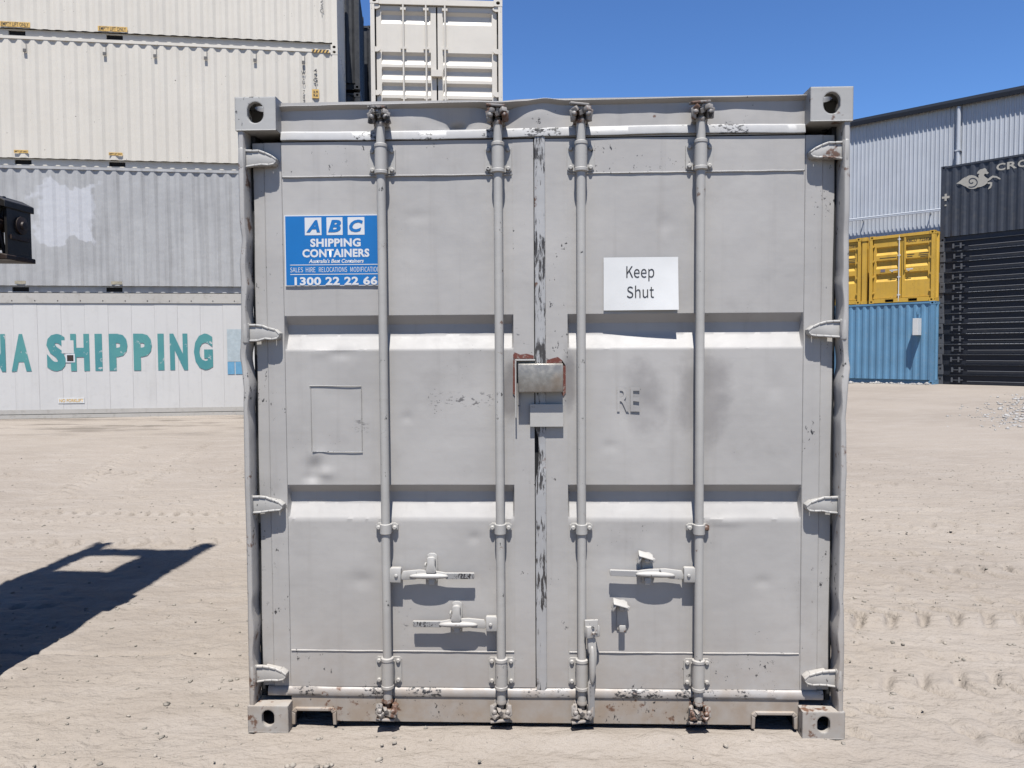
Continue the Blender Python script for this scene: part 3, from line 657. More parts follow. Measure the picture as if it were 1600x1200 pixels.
def grip_mesh(k, L_):
    b = MB(); X = lambda x: k*x
    b.xz([(X(0.216), -0.0165), (X(L_-0.003), -0.0155), (X(L_-0.003), 0.0065), (X(0.216), 0.0065)], -0.001, 0.003)
    return b.mesh('handle_grip')
def catch_mesh(k, shut):
    """handle catch: plate on the door, swinging keeper and the hook below; origin on the bolt"""
    b = MB()
    b.xz([(-0.016, -0.090), (0.016, -0.090), (0.018, -0.030), (0.016, 0.014), (0.008, 0.022), (-0.008, 0.022), (-0.016, 0.014)], YD-0.005, YD+0.002)
    b.lathe((0, YD-0.004, -0.002), [(0.012, 0), (0.012, 0.018), (0.008, 0.026)], 10, 'y')
    if shut:
        b.xz([(-0.013, -0.045), (0.013, -0.045), (0.017, -0.030), (0.012, -0.015), (0.013, 0.010), (0.008, 0.017), (-0.008, 0.017), (-0.013, 0.010), (-0.012, -0.015), (-0.017, -0.030)], 0.014, 0.021)
        b.box(-0.022, -0.016, 0.020, YD-0.008, -0.022, -0.010)
    else:
        b.rbox((-0.006, YD-0.026, 0.016), (0.048, 0.040, 0.005), (0.35, 0.35, 0.1)); b.rbox((-0.026, YD-0.024, 0.004), (0.006, 0.036, 0.028), (0.2, 0.3, 0.1))
        b.rbox((0.012, YD-0.022, 0.000), (0.016, 0.030, 0.016), (0, 0.3, 0.2))
    b.box(-0.010, 0.010, 0.030, YD, -0.084, -0.074); b.box(-0.010, 0.010, 0.026, 0.032, -0.090, -0.064)
    return b.mesh('handle_catch', bevel=0.0034, smooth=40)

def door(x0, x1, px0, px1, sgn, bars):
    D = put('door', MB().grid(lines(px0, px1, 0.011, [px0+0.006, px1-0.006]), lines(0.30, 2.30, 0.012, [v for r in RECS for v in r]), panel_y(px0, px1)).mesh('door', smooth=25), G_PANEL, C)
    hx0, hx1 = (x0, px0) if sgn < 0 else (px1, x1)          # hinge-side upright
    ix0, ix1 = (px1, x1) if sgn < 0 else (x0, px0)          # lock-side upright
    prof = [(hx0, 0.10), (hx0, YD+0.006), (hx0+0.046, YD+0.004), (hx0+0.049, YD), (hx1-0.002, YD), (hx1+0.001, YD+0.006), (hx1+0.001, YD+0.05)]
    if sgn > 0: prof = [(hx1, 0.10), (hx1, YD+0.006), (hx1-0.046, YD+0.004), (hx1-0.049, YD), (hx0+0.002, YD), (hx0-0.001, YD+0.006), (hx0-0.001, YD+0.05)]
    b = MB()
    zs = np.linspace(0.172, 2.424, 60); np_ = len(prof)
    rows_ = [[(px+0.0015*math.sin(z*9+i) if i < 2 else px, py+0.0016*float(fbm(np.array(px*5.0), np.array(z*3.0), 55, 2)), z) for i, (px, py) in enumerate(prof)] for z in zs]
    b.add([p for r0 in rows_ for p in r0], [(j*np_+i, j*np_+i+1, (j+1)*np_+i+1, (j+1)*np_+i) for j in range(59) for i in range(np_-1)])
    b.build('hinge_upright', G_RAIL, D, smooth=25)
    MB().grid(np.linspace(ix0, ix1, 8), np.linspace(0.172, 2.424, 70), lambda X, Z: YD+0.0022*fbm(X*4, Z*3, 5, 2)).build('lock_upright', G_RAIL, D, smooth=60)
    MB().box(ix0+0.001, ix1-0.001, YD+0.004, YD+0.05, 0.173, 2.423).build('upright_core', G_RAIL, D)
    MB().grid(np.linspace(px0, px1, 60), np.linspace(2.286, 2.424, 8), lambda X, Z: YD-0.001+0.003*fbm(X*3, Z*5, 6, 2)).build('top_rail', G_RAIL, D, smooth=60)
    MB().grid(np.linspace(px0, px1, 60), np.linspace(0.172, 0.322, 8), lambda X, Z: YD-0.001+0.003*fbm(X*3, Z*5, 9, 2)).build('bottom_rail', G_RAIL, D, smooth=60)
    b = MB(); weld(b, px0+0.004, px1-0.004, 2.285, 0.0036, 1); b.build('weld_bead', G_RAIL, D, smooth=50)
    b = MB(); weld(b, px0+0.004, px1-0.004, 0.323, 0.0036, 3); b.build('weld_bead', G_RAIL, D, smooth=50)
    for bx in bars:
        b = MB(); b.cyl((bx, YR, 0.125), (bx, YR, 2.475), 0.0180, 22); b.build('locking_bar', G_FIT, D, smooth=40)
        for me_, z in ((GUIDE_T, 2.344), (GUIDE_B, 0.245), (CLAMP, 0.846)):
            o = put(me_.name.split('.')[0], me_, G_FIT, D); o.location = (bx, 0, z)
        o = put('cam', CAMT, G_CAM, D); o.location = (bx, 0, 2.450)
        o = put('cam', CAMB, G_CAM, D); o.location = (bx, 0, 0.158)
        put('cam_keeper', keeper_mesh(int(bx*1000), True), G_CAM, C).location = (bx, 0.0, 2.508)
        put('cam_keeper', keeper_mesh(int(bx*1000)+5, False), G_CAM, C).location = (bx, 0.0, 0.094)
    for i, z in enumerate((2.352, 1.650, 0.945, 0.236)):
        put('hinge', hinge_mesh(sgn, 10*i+sgn), G_FIT, D).location = (sgn*1.200, 0.0, z)
    return D
DL = door(-1.174, -0.028, -1.054, -0.112, -1, (-0.640, -0.1695)); DL['label'] = 'left door with the blue sign'
DR = door(0.018, 1.174, 0.108, 1.056, 1, (0.162, 0.636)); DR['label'] = 'right door with the white plate'
# peeling overlap strip between the doors, torn away below the lock box
b = MB(); zs = np.linspace(0.150, 2.462, 150); rows = []
for z in zs:
    nz = float(fbm(np.array(z*9.0), np.array(0.4), 71, 3)); xl = -0.0245+0.0018*nz; gap = math.exp(-((z-1.150)/0.085)**4)
    xl += 0.016*gap*(1+0.4*nz); yy = YD-0.006+0.001*nz+0.006*gap
    rows.append([(xl, YD+0.03, z), (xl, yy+0.002, z), (xl+0.003, yy, z), (0.008, yy-0.001, z), (0.0185, yy+0.002, z), (0.020, YD+0.004, z)])
vs_ = [p for r in rows for p in r]; n = 6
b.add(vs_, [(j*n+i, j*n+i+1, (j+1)*n+i+1, (j+1)*n+i) for j in range(len(rows)-1) for i in range(n-1)]).build('overlap_strip', G_STRIP, DR, smooth=40)
MB().box(-0.0285, 0.0175, YD+0.024, YD+0.06, 0.175, 2.42).build('door_seal', RUBBER, DR)

# handles
for k, bx, z, L_, par, shut, xoff in ((1, -0.640, 0.655, 0.329, DL, True, 0.186), (-1, -0.1695, 0.454, 0.330, DL, True, 0.183), (-1, 0.636, 0.660, 0.326, DR, False, 0.205)):
    for me_, m_ in ((lever_mesh(L_, k), G_FIT), (lever_rib(k, L_), G_FIT), (grip_mesh(k, L_), G_STEEL)):
        o = put(me_.name.split('.')[0], me_, m_, par); o.location = (bx+k*0.034, 0.024, z); o.rotation_euler = (0, R(0.0 if shut else 1.8), 0)
    o = put('handle_catch', catch_mesh(k, shut), G_FIT, par); o.location = (bx+k*xoff, 0, z+0.058); o.scale = (1.3, 1.0, 1.12)
o = put('handle_catch', catch_mesh(-1, False), G_FIT, DR); o.location = (0.328, 0, 0.520); o.scale = (1.3, 1.0, 1.12)
# the handle of the third bar hangs down
for me_, m_ in ((lever_mesh(0.362, 1), G_FIT), (lever_rib(1, 0.362), G_FIT), (grip_mesh(1, 0.362), G_STEEL)):
    o = put(me_.name.split('.')[0], me_, m_, DR); o.location = (0.206, 0.000, 0.436); o.rotation_euler = (0, R(90), R(28))
MB().xz([(0.172, 0.425), (0.224, 0.425), (0.226, 0.482), (0.172, 0.480)], -0.004, 0.006).build('handle_hub', G_FIT, DR, bevel=0.002)
b = MB(); bolt(b, 0.204, -0.004, 0.452, 0.007); b.build('handle_bolt', G_STEEL, DR)

# lock box on the right door and the shields under it
b = MB()
for y0, y1, p in ((0.006, 0.011, None),):
    b.box(-0.093, 0.088, y0, y1, 1.404, 1.520)
b.box(-0.093, 0.088, 0.011, YD, 1.516, 1.520); b.box(-0.093, -0.089, 0.011, YD, 1.404, 1.516); b.box(0.084, 0.088, 0.011, YD, 1.404, 1.516)
b.build('lock_box', STEELBOX, DR, bevel=0.003, smooth=50)
MB().box(-0.106, -0.024, 0.024, YD, 1.531, 1.537).box(-0.106, -0.100, 0.024, YD, 1.300, 1.531).build('lock_guard', G_FIT, DL, bevel=0.001)
MB().xz([(-0.112, 1.540), (-0.030, 1.540), (-0.030, 1.552), (-0.060, 1.560), (-0.085, 1.556), (-0.108, 1.566), (-0.114, 1.555)], YD-0.0030, YD).build('primer_patch', PRIMER, DL)
MB().xz([(-0.114, 1.538), (-0.107, 1.538), (-0.107, 1.385), (-0.116, 1.40)], YD-0.0030, YD).build('primer_patch', PRIMER, DL)
MB().xz([(0.022, 1.520), (0.093, 1.522), (0.100, 1.510), (0.100, 1.400), (0.090, 1.385), (0.085, 1.40), (0.085, 1.533), (0.068, 1.546), (0.045, 1.540), (0.022, 1.532)], YD-0.0030, YD).build('primer_patch', PRIMER, DR)
MB().xz([(-0.046, 1.262), (0.090, 1.262), (0.090, 1.355), (-0.046, 1.355)], 0.040, 0.045).box(0.070, 0.090, 0.045, YD, 1.262, 1.30).build('lock_shield', G_FIT, DR, bevel=0.001)
# old blanked sign outline and painted-over letters
b = MB(); weld(b, -0.955, -0.742, 1.432, 0.0018, 7); b.build('weld_bead', G_RAIL, DL, smooth=50)
b = MB(); weld(b, -0.948, -0.738, 1.160, 0.0018, 8); b.build('weld_bead', G_LIP, DL, smooth=50)
for x_ in (-0.950, -0.740): MB().box(x_-0.0010, x_+0.0010, YD-0.0012, YD+0.004, 1.165, 1.430).build('weld_bead', G_RAIL, DL)
text('RE', 0.092, 0.100, 0.355, 1.372, YD-0.0005, G_PANEL, DR, bold=0.01)

# ---- blue company sign on the left door
S = thing('company_sign', 'blue sign with white company lettering and phone number on the left container door', 'sign', (0, 0, 0))
sx0, sx1, sz0, sz1 = -1.046, -0.638, 1.842, 2.130; ys = YD-0.0045
MB().box(sx0, sx1, ys, YD+0.002, sz0, sz1).build('white_backing', WHITE_PR, S)
MB().box(sx0+0.004, sx1-0.004, ys-0.0008, ys-0.0002, sz0+0.004, sz1-0.004).build('blue_face', BLUE_PR, S)
y1 = ys-0.0014; y2 = ys-0.0022; cx = -0.8415
U = lambda u: sx0+(u-445)*0.002637
V = lambda v: sz1-(v-336)*0.002594
for ch, u0, u1 in (('A', 477, 503), ('B', 511, 536), ('C', 544, 570)):
    MB().box(U(u0), U(u1), y1, y1+0.0004, V(367.5), V(340)).build('letter_square', WHITE_PR, S)
    text(ch, U(u1)-U(u0)-0.012, 0.050, (U(u0)+U(u1))/2, V(353.6), y2, BLUE_PR, S, bold=0.045, shear=0.25)
text('SHIPPING', U(563.5)-U(485), 0.034, cx+0.005, V(379.5), y1, WHITE_PR, S, bold=0.04, spacing=1.06)
text('CONTAINERS', U(576.5)-U(472), 0.034, cx+0.006, V(395.8), y1, WHITE_PR, S, bold=0.04, spacing=1.06)
text("Australia's Best Containers", U(568)-U(482), 0.017, cx+0.007, V(408), y1, WHITE_PR, S, bold=0.025, shear=0.25)
MB().box(U(453), sx1-0.006, y1, y1+0.0004, V(414.5), V(413.4)).build('rule_line', WHITE_PR, S)
MB().box(U(453), sx1-0.006, y1, y1+0.0004, V(429.4), V(428.3)).build('rule_line', WHITE_PR, S)
for t_, a, b_ in (('SALES', 453, 473), ('HIRE', 477.5, 492.5), ('RELOCATIONS', 498, 542), ('MODIFICATIONS', 547, 597)):
    text(t_, U(b_)-U(a), 0.020, (U(a)+U(b_))/2, V(421.6), y1, WHITE_PR, S, sans=True)
text('1300 22 22 66', U(589)-U(459.5), 0.034, (U(589)+U(459.5))/2, V(439.3), y1, WHITE_PR, S, bold=0.035, spacing=1.05)

# ---- white plate on the right door, its lower right corner lifted
NP = thing('notice_plate', 'small white plate reading Keep Shut on the right container door', 'sign', (0, 0, 0))
b = MB(); X = np.linspace(0.254, 0.553, 20); Z = np.linspace(1.733, 1.946, 14)
def plate_y(X, Z): return YD-0.006-0.020*np.clip((X-0.254)/0.30, 0, 1)**1.3*np.clip((1.946-Z)/0.213, 0, 1)**1.4-0.003*np.sin((X-0.254)*10)
b.grid(X, Z, plate_y); b.grid(X, Z, lambda x, z: plate_y(x, z)+0.0016)
b.build('plate', PLATE, NP, smooth=60, normals=False)
for t_, z, wd in (('Keep', 1.884, 0.112), ('Shut', 1.807, 0.108)):
    o = text(t_, wd, 0.050 if t_ == 'Shut' else 0.060, 0.401, z+(0.0 if t_ == 'Shut' else -0.004), 0, BLACK_PR, NP, sans=True)
    for v in o.data.vertices: v.co.y = float(plate_y(np.array(v.co.x), np.array(v.co.z)))-0.0012

# ------------------------------------------------------------------ generic containers behind
BCAST = {}
def bcast(sx, top):
    k = (sx, top)
    if k not in BCAST: BCAST[k] = casting_mesh(0.162, 0.178, 0.118, front=(0.075, 0.064), side=(0.075, 0.064), sx=sx, n=12, t=0.02)
    return BCAST[k].copy()
def castings(T, x0, x1, y0, y1, h, mat):
    for sx, x in ((1, x0), (-1, x1-0.162)):
        for z in (0, h-0.118):
            o = put('corner_casting', bcast(sx, z > 0), mat, T); o.location = (x, y0, z)
            o = put('corner_casting', bcast(sx, z > 0), mat, T); o.location = (x, y1-0.178, z)
def side_container(name, label, L, H, mat, loc, rz, group=None, pockets=(), W=2.438, dark=DARKVOID, pitch=0.278, railmat=None, cat='container', x0=None):
    """long side towards -y: x from -L (or x0) to 0, y 0..W, z 0..H"""
    T = thing(name, label, cat, loc, rz, group); rm = railmat or mat
    castings(T, -L, 0, 0, W, H, mat)
    hb = 0.165
    for y, s_ in ((0.012, 1), (W-0.012, -1)):
        MB().strip(corr(-L+0.10, -0.10, y, y+s_*0.028, pitch), hb, H-0.075).build('side_panel', mat, T)
    for xx, s_ in ((-0.010, -1), (-L+0.010, 1)):
        MB().strip([(q, p) for p, q in corr(0.12, W-0.12, xx, xx+s_*0.042, 0.25)], hb, H-0.1).build('end_wall', mat, T)
    for xx in (-L, -0.13):
        for yy in (0.004, W-0.134): MB().box(xx+0.003, xx+0.127, yy, yy+0.13, 0.118, H-0.118).build('corner_post', mat, T)
    for yy in (0.004, W-0.064): MB().box(-L+0.162, -0.162, yy, yy+0.06, H-0.075, H-0.012).build('top_rail', mat, T)
    # bottom rail, set back, with its fork pockets
    b = MB(); cuts = sorted(pockets); x = -L+0.162
    for p in cuts:
        b.box(x, p-0.18, 0.090, 0.13, 0.012, hb); b.box(p-0.18, p+0.18, 0.090, 0.13, 0.012, 0.030); b.box(p-0.18, p+0.18, 0.090, 0.13, 0.135, hb); x = p+0.18
    b.box(x, -0.162, 0.090, 0.13, 0.012, hb); b.build('bottom_rail', rm, T)
    for p in cuts: MB().box(p-0.182, p+0.182, 0.131, 1.2, 0.026, 0.139).build('fork_pocket', dark, T)
    MB().box(-L+0.162, -0.162, W-0.13, W-0.09, 0.012, hb).build('bottom_rail', rm, T)
    MB().box(-L+0.06, -0.06, 0.05, W-0.05, H-0.045, H-0.018).build('roof', mat, T)
    MB().box(-L+0.11, -0.11, 0.11, W-0.11, 0.14, 0.17).build('floor', dark, T)
    for xx in (-0.10, -L+0.02): MB().box(xx, xx+0.08, 0.178, W-0.178, H-0.1, H-0.01).box(xx, xx+0.08, 0.178, W-0.178, 0.01, hb).build('end_rail', mat, T)
    return T

LRZ = 0.1663; LX, LY, LZ = -4.724, 15.404, 0.064; HC = 2.896
def lpos(x, y, z): return (LX+x*math.cos(LRZ)-y*math.sin(LRZ), LY+x*math.sin(LRZ)+y*math.cos(LRZ), z)
G1 = 'long containers stacked on the left'
# white refrigerated container at the foot of the stack
T = thing('refrigerated_container', 'white refrigerated container with faded teal lettering at the foot of the left stack', 'container', lpos(0, 0, LZ), LRZ, G1)
castings(T, -12.19, 0, 0, 2.438, HC, REEFER)
MB().box(-12.03, -0.16, 0.012, 0.07, 0.10, 0.20).build('bottom_rail', REEFER_RAIL, T)
MB().box(-12.03, -0.16, 0.000, 0.07, 0.0, 0.085).build('base_rail', REEFER_RAIL, T)
MB().box(-12.03, -0.16, 0.004, 0.07, HC-0.235, HC-0.008).build('top_rail', REEFER_RAIL, T)
rv = MB().lathe((0, 0.004, HC-0.18), [(0.014, 0), (0.009, 0.008)], 6, 'y').mesh('rivet')
for i in range(24): put('rivet', rv, RUSTY, T).location = (-11.8+i*0.49, 0, 0)
pm = MB().box(0, 0.511, 0.022, 0.06, 0.20, HC-0.238).mesh('panel', bevel=0.002)
for i in range(23):
    o = put('panel', pm, REEFER, T); o.location = (-12.0+i*0.513, 0.0015*((i*7) % 3), 0)
MB().box(-12.1, -0.09, 0.07, 2.36, 0.04, HC-0.02).build('body', REEFER, T)
for yy in (0.003, 2.31):
    for xx in (-0.125, -12.188): MB().box(xx, xx+0.123, yy, yy+0.12, 0.118, HC-0.118).build('corner_post', REEFER, T)
for ch, a, b_ in (('N', -7.95, -7.57), ('A', -7.45, -7.02), ('S', -6.69, -6.27), ('H', -6.17, -5.76), ('I', -5.64, -5.48), ('P', -5.33, -4.92), ('P', -4.79, -4.38), ('I', -4.25, -4.11), ('N', -3.98, -3.58), ('G', -3.44, -3.01)):
    text(ch, b_-a, 0.86, (a+b_)/2, 1.52, 0.016, TEAL, T, name='painted_letter', bold=0.055)
MB().box(-6.28, -6.08, 0.013, 0.02, 1.29, 1.49).build('hazard_label', WHITE_PR, T)
MB().box(-6.25, -6.11, 0.0105, 0.0125, 1.32, 1.46).build('hazard_label_print', RUSTY, T)
MB().box(-6.36, -6.10, 0.015, 0.02, 1.50, 1.80).build('repair_patch', REEFER, T)
MB().box(-6.47, -5.90, 0.015, 0.02, 0.34, 0.47).build('warning_label', PLATE, T)
text('NO FORKLIFT', 0.52, 0.075, -6.185, 0.405, 0.012, YEL_ST, T, bold=0.02)
PALEST = flat_mat('pale_decal', (0.62, 0.70, 0.72), 0.5, 0.1); SKYST = flat_mat('sky_blue_decal', (0.20, 0.48, 0.72), 0.5, 0.1)
MB().box(-2.68, -2.10, 0.015, 0.02, 1.28, 2.05).build('decal', PALEST, T)
for a, b_ in ((-2.68, -2.52), (-2.50, -2.34), (-2.32, -2.16)): MB().box(a, b_, 0.013, 0.02, 0.98, 1.275).build('decal_block', SKYST, T)

T = side_container('shipping_container', 'grey corrugated container with a pale repainted patch, above the white refrigerated one', 12.19, HC, GREYSIDE, lpos(0, 0, LZ+HC), LRZ, G1, pockets=(-7.235, -5.20, -9.6))
STAINY = flat_mat('faded_yellow_sticker', (0.52, 0.46, 0.34), 0.6, 0.2)
for x in (-7.20, -5.12): MB().box(x-0.12, x+0.12, 0.009, 0.0115, 0.20, 0.27).build('sticker', STAINY, T)
b = MB()
T = side_container('shipping_container', 'cream corrugated container with vertical black code letters, directly above the grey one', 12.19, HC, CREAM, lpos(0, 0, LZ+2*HC), LRZ, G1, pockets=(-7.09, -5.06, -9.6))
for x in (-7.09, -5.06):
    MB().box(x-0.15, x+0.15, 0.006, 0.0115, 0.27, 0.335).build('lift_sticker', YEL_ST, T); text('EMPTY LIFT ONLY', 0.27, 0.035, x, 0.302, 0.004, BLACK_PR, T, bold=0.02)
for x in (-6.94, -5.24, -4.14, -3.02, -1.91, -0.80):
    MB().box(x-0.032, x+0.032, -0.014, 0.013, 2.53, 2.60).box(x+0.024, x+0.032, 0.004, 0.013, 2.60, 2.79).build('vent_cover', flat_mat('vent_plastic', (0.16, 0.15, 0.14)) if 'vent_plastic' not in bpy.data.materials else bpy.data.materials['vent_plastic'], T)
text('E\nW\nL\nU\n\n7\n0\n2', 0.10, 0.88, -0.80, 2.04, 0.006, BLACK_PR, T, bold=0.015, line=0.86)
text('4\n5\nG\n1', 0.10, 0.42, -0.525, 2.22, 0.006, BLACK_PR, T, bold=0.015, line=0.86)
MB().box(-0.61, -0.45, 0.005, 0.0115, 1.74, 1.95).build('size_label', YEL_ST, T)
text('2.9\n9.6', 0.11, 0.14, -0.53, 1.845, 0.003, BLACK_PR, T, bold=0.03)
b = MB()
MB().box(-0.60, -0.20, 0.0005, 0.0038, 2.81, 2.88).build('hazard_stripe', YEL_ST, T)
for i in range(5): b.xz([(-0.60+i*0.08, 2.812), (-0.56+i*0.08, 2.812), (-0.525+i*0.08, 2.878), (-0.565+i*0.08, 2.878)], -0.0012, 0.0002)
b.build('stripe_print', BLACK_PR, T)
T = side_container('shipping_container', 'cream corrugated container with two yellow stickers, topmost seen in the left stack', 12.19, HC, CREAM, lpos(0, 0, LZ+3*HC), LRZ, G1, pockets=(-7.13, -5.04, -9.6))
for x in (-7.13, -5.05):
    MB().box(x-0.32, x+0.32, 0.006, 0.0115, 0.185, 0.295).build('lift_sticker', YEL_ST, T); text('EMPTY LIFT ONLY', 0.58, 0.085, x, 0.240, 0.004, BLACK_PR, T, bold=0.01)
text('4\n5\nG\n1', 0.09, 0.40, -0.35, 0.95, 0.006, flat_mat('faded_print', (0.35, 0.33, 0.30)), T, bold=0.01, line=0.86)
# dark stacks standing behind it
for k, (dy, dx, H0) in enumerate(((2.75, 0.36, 4), (5.6, 0.62, 4), (8.5, 0.86, 3))):
    for j in range(H0):
        side_container('shipping_container', ['black container end', 'black container end further back', 'black container end furthest back'][k]+' behind the left stack, '+['on the ground', 'second from the ground', 'third from the ground', 'topmost of its stack'][j], 12.19, HC if j != 2 else 2.80, BLACKC, lpos(dx, dy, LZ+j*HC), LRZ, 'dark containers behind the left stack')

# ------------------------------------------------------------------ containers showing their doors
def door_container(name, label, W, H, L, mat, loc, rz, recs, rods, group=None, hinges=(0.2, 0.5, 0.8), dep=0.04, y_d=0.07, pocket=False, pw=0.27, post=0.075, rodmat=None, lock=None, seam=RUBBER):
    T = thing(name, label, 'container', loc, rz, group); rodmat = rodmat or mat
    castings(T, 0, W, 0, L, H, mat)
    for x in (0.004, W-post-0.004): MB().box(x, x+post, 0.004, 0.15, 0.118, H-0.118).build('corner_post', mat, T)
    MB().box(0.162, W-0.162, 0.02, 0.14, H-0.118, H-0.015).build('header', mat, T)
    zs0 = 0.16
    if pocket:
        b = MB(); c1, c2 = W*0.32, W*0.68; b.box(0.162, c1-pw/2, 0.02, 0.14, 0.012, zs0)
        b.box(c1+pw/2, c2-pw/2, 0.02, 0.14, 0.012, zs0); b.box(c2+pw/2, W-0.162, 0.02, 0.14, 0.012, zs0)
        for c in (c1, c2): b.box(c-pw/2, c+pw/2, 0.02, 0.14, 0.012, 0.03); b.box(c-pw/2, c+pw/2, 0.02, 0.14, 0.13, zs0); 
        b.build('bottom_sill', mat, T)
        for c in (c1, c2): MB().box(c-pw/2, c+pw/2, 0.141, 0.8, 0.028, 0.132).build('fork_pocket', DARKVOID, T)
    else: MB().box(0.162, W-0.162, 0.02, 0.14, 0.012, zs0).build('bottom_sill', mat, T)
    MB().box(post+0.004, W-post-0.004, y_d+0.090, y_d+0.11, zs0, H-0.12).build('door_gasket', seam, T)
    e0, e1 = post+0.030, W-post-0.030; mid = W/2; z0, z1 = zs0+0.012, H-0.13
    for (a, b_, sgn) in ((e0, mid-0.014, -1), (mid+0.014, e1, 1)):
        pa, pb = (a+0.09, b_-0.10) if sgn < 0 else (a+0.10, b_-0.09)
        def fy(X, Z, pa=pa, pb=pb):
            ins = np.interp(X, [pa, pa+0.01, pb-0.01, pb], [0, 1, 1, 0]); p = np.zeros_like(Z)
            for (q0, q1, q2, q3) in recs: p = p+np.interp(Z, [q3, q2, q1, q0], [0, dep, dep, 0], left=0, right=0)
            return y_d+p*ins
        Zs = sorted({z0, z1, *[v for r in recs for v in r]})
        b = MB(); b.grid(np.array([a, pa, pa+0.01, pb-0.01, pb, b_]), np.array(Zs), fy)
        b.box(a, a+0.004, y_d+0.001, y_d+0.05, z0, z1); b.box(b_-0.004, b_, y_d+0.001, y_d+0.05, z0, z1)
        b.box(pa, pb, y_d-0.006, y_d-0.001, z1-0.09, z1-0.082)
        D = b.build('door', mat, T, normals=False)
        for hz in hinges:
            z = H*hz; s = -sgn; px = 0.03 if sgn < 0 else W-0.03
            hb_ = MB(); hb_.lathe((px, 0.02, z-0.06), [(0.02, 0), (0.02, 0.12)], 8); hb_.xz([(px, z-0.05), (px, z+0.05), (px+s*0.10, z+0.035), (px+s*0.15, z+0.01), (px+s*0.15, z-0.02), (px+s*0.10, z-0.05)], 0.02, 0.05)
            hb_.build('hinge', mat, D)
        for rx in rods:
            if not (a < rx < b_): continue
            MB().cyl((rx, 0.035, 0.05), (rx, 0.035, H-0.05), 0.018, 10).build('locking_bar', rodmat, D, smooth=40)
            for zz in (z0+0.10, H*0.375, H*0.69, z1-0.06): MB().box(rx-0.05, rx+0.05, 0.03, y_d, zz-0.022, zz+0.022).build('bar_guide', rodmat, D)
    if lock: MB().box(mid-0.105, mid+0.09, -0.02, y_d, lock-0.06, lock+0.06).build('lock_box', mat, T)
    for sx, x in ((1, 0.012), (-1, W-0.012)):
        MB().strip([(q, p) for p, q in corr(0.15, L-0.15, x, x+sx*0.038, 0.278)], 0.12, H-0.09).build('side_panel', mat, T)
        xx = x if sx > 0 else x-0.06
        MB().box(xx, xx+0.06, 0.178, L-0.178, H-0.09, H-0.012).box(xx+0.0, xx+0.06, 0.178, L-0.178, 0.01, 0.14).build('side_rail', mat, T)
    MB().box(0.05, W-0.05, 0.14, L-0.05, H-0.045, H-0.018).build('roof', mat, T)
    MB().box(0.08, W-0.08, 0.16, L-0.05, 0.13, 0.16).build('floor', DARKVOID, T)
    MB().box(0.05, W-0.05, L-0.07, L-0.03, 0.02, H-0.05).build('end_wall', mat, T)
    return T
# white stack behind the grey container
MA = 0.105; MZ = 5.182
def rec_at(z): return (z+0.11, z+0.06, z-0.035, z-0.115)
for j, z in enumerate((0.0, 2.591, MZ)):
    Hj = HC if j == 2 else 2.591
    rz_ = [rec_at(v) for v in ((2.558, 1.82, 1.545, 1.263, 0.98, 0.70, 0.42) if j == 2 else (2.1, 1.5, 0.9))]
    T = door_container('shipping_container', ['white container with doors towards the viewer, at the bottom of the hidden stack', 'white container with doors towards the viewer, in the middle of the hidden stack', 'white container with shut ribbed doors rising behind the grey container'][j], 2.438, Hj, 6.06, WHITEP, (-3.05, 11.22, z), MA, rz_, (0.60, 1.02, 1.37) if j == 2 else (0.45, 1.0, 1.44, 1.98), 'white containers stacked behind the grey one', hinges=(0.12, 0.405, 0.678, 0.945) if j == 2 else (0.1, 0.37, 0.64, 0.9), lock=1.53 if j == 2 else 1.3, dep=0.05, pw=0.3)

# ------------------------------------------------------------------ right hand side
RRZ = R(134.285-180); BX, BY, BZ = 13.674, 23.884, 0.299
def rpos(x, y, z, o=(BX, BY)): return (o[0]+x*math.cos(RRZ)-y*math.sin(RRZ), o[1]+x*math.sin(RRZ)+y*math.cos(RRZ), z)
T = side_container('shipping_container', 'blue corrugated container standing on the dirt beneath the yellow ones', 6.06, HC, BLUEC, rpos(0, 0, BZ), RRZ, pitch=0.252)
MB().box(-0.60, -0.42, -0.30, 0.012, 1.72, 2.30).build('meter_box', PLATE, T, bevel=0.006)
MB().box(-0.56, -0.50, -0.02, 0.012, 2.45, 2.62).build('vent_cover', BLUEC, T)
yrec = [(2.02, 1.97, 1.83, 1.72), (1.54, 1.49, 1.35, 1.24), (1.07, 1.02, 0.88, 0.77)]
for x, lab, code in ((-2.24, 'yellow small container with shut ribbed doors above the blue one, beside the dark stack', '725820'), (-4.76, 'yellow small container with shut ribbed doors, partly hidden by the grey container', '725812')):
    T = door_container('small_container', lab, 2.20, 2.43, 2.43, YELLOW, rpos(x, 0.02, BZ+HC), RRZ, yrec, (1.02,), 'small yellow containers on the blue one', hinges=(0.16, 0.40, 0.63, 0.85), dep=0.065, y_d=0.06, pocket=True, pw=0.30, post=0.10, rodmat=PLATE)
    # square-section lock-side cover strip and the handle with its catch
    MB().box(1.20, 1.245, 0.01, 0.06, 1.15, 2.29).build('cover_strip', YELLOW, T)
    for a, b_ in ((0.72, 0.98), (1.28, 1.50)): MB().box(a, b_, 0.0, 0.02, 1.14, 1.18).box(a+0.05, a+0.10, 0.0, 0.06, 1.10, 1.16).build('handle', PLATE, T)
    MB().box(0.38, 0.54, 0.055, 0.0595, 1.12, 1.22).build('data_plate', flat_mat('dull_data_plate', (0.28, 0.23, 0.26)), T)
    text('ABCU  '+code, 0.86, 0.105, 1.66, 2.15, 0.0575, BLACK_PR, T, bold=0.01)
    for a, b_, z in ((1.28, 1.52, 1.67), (1.28, 1.46, 1.60), (1.68, 2.0, 1.69), (1.66, 1.98, 1.625), (1.72, 1.98, 1.57), (0.34, 0.92, 1.62)): MB().box(a, b_, 0.0565, 0.0595, z-0.012, z+0.012).build('print_line', BLACK_PR, T)
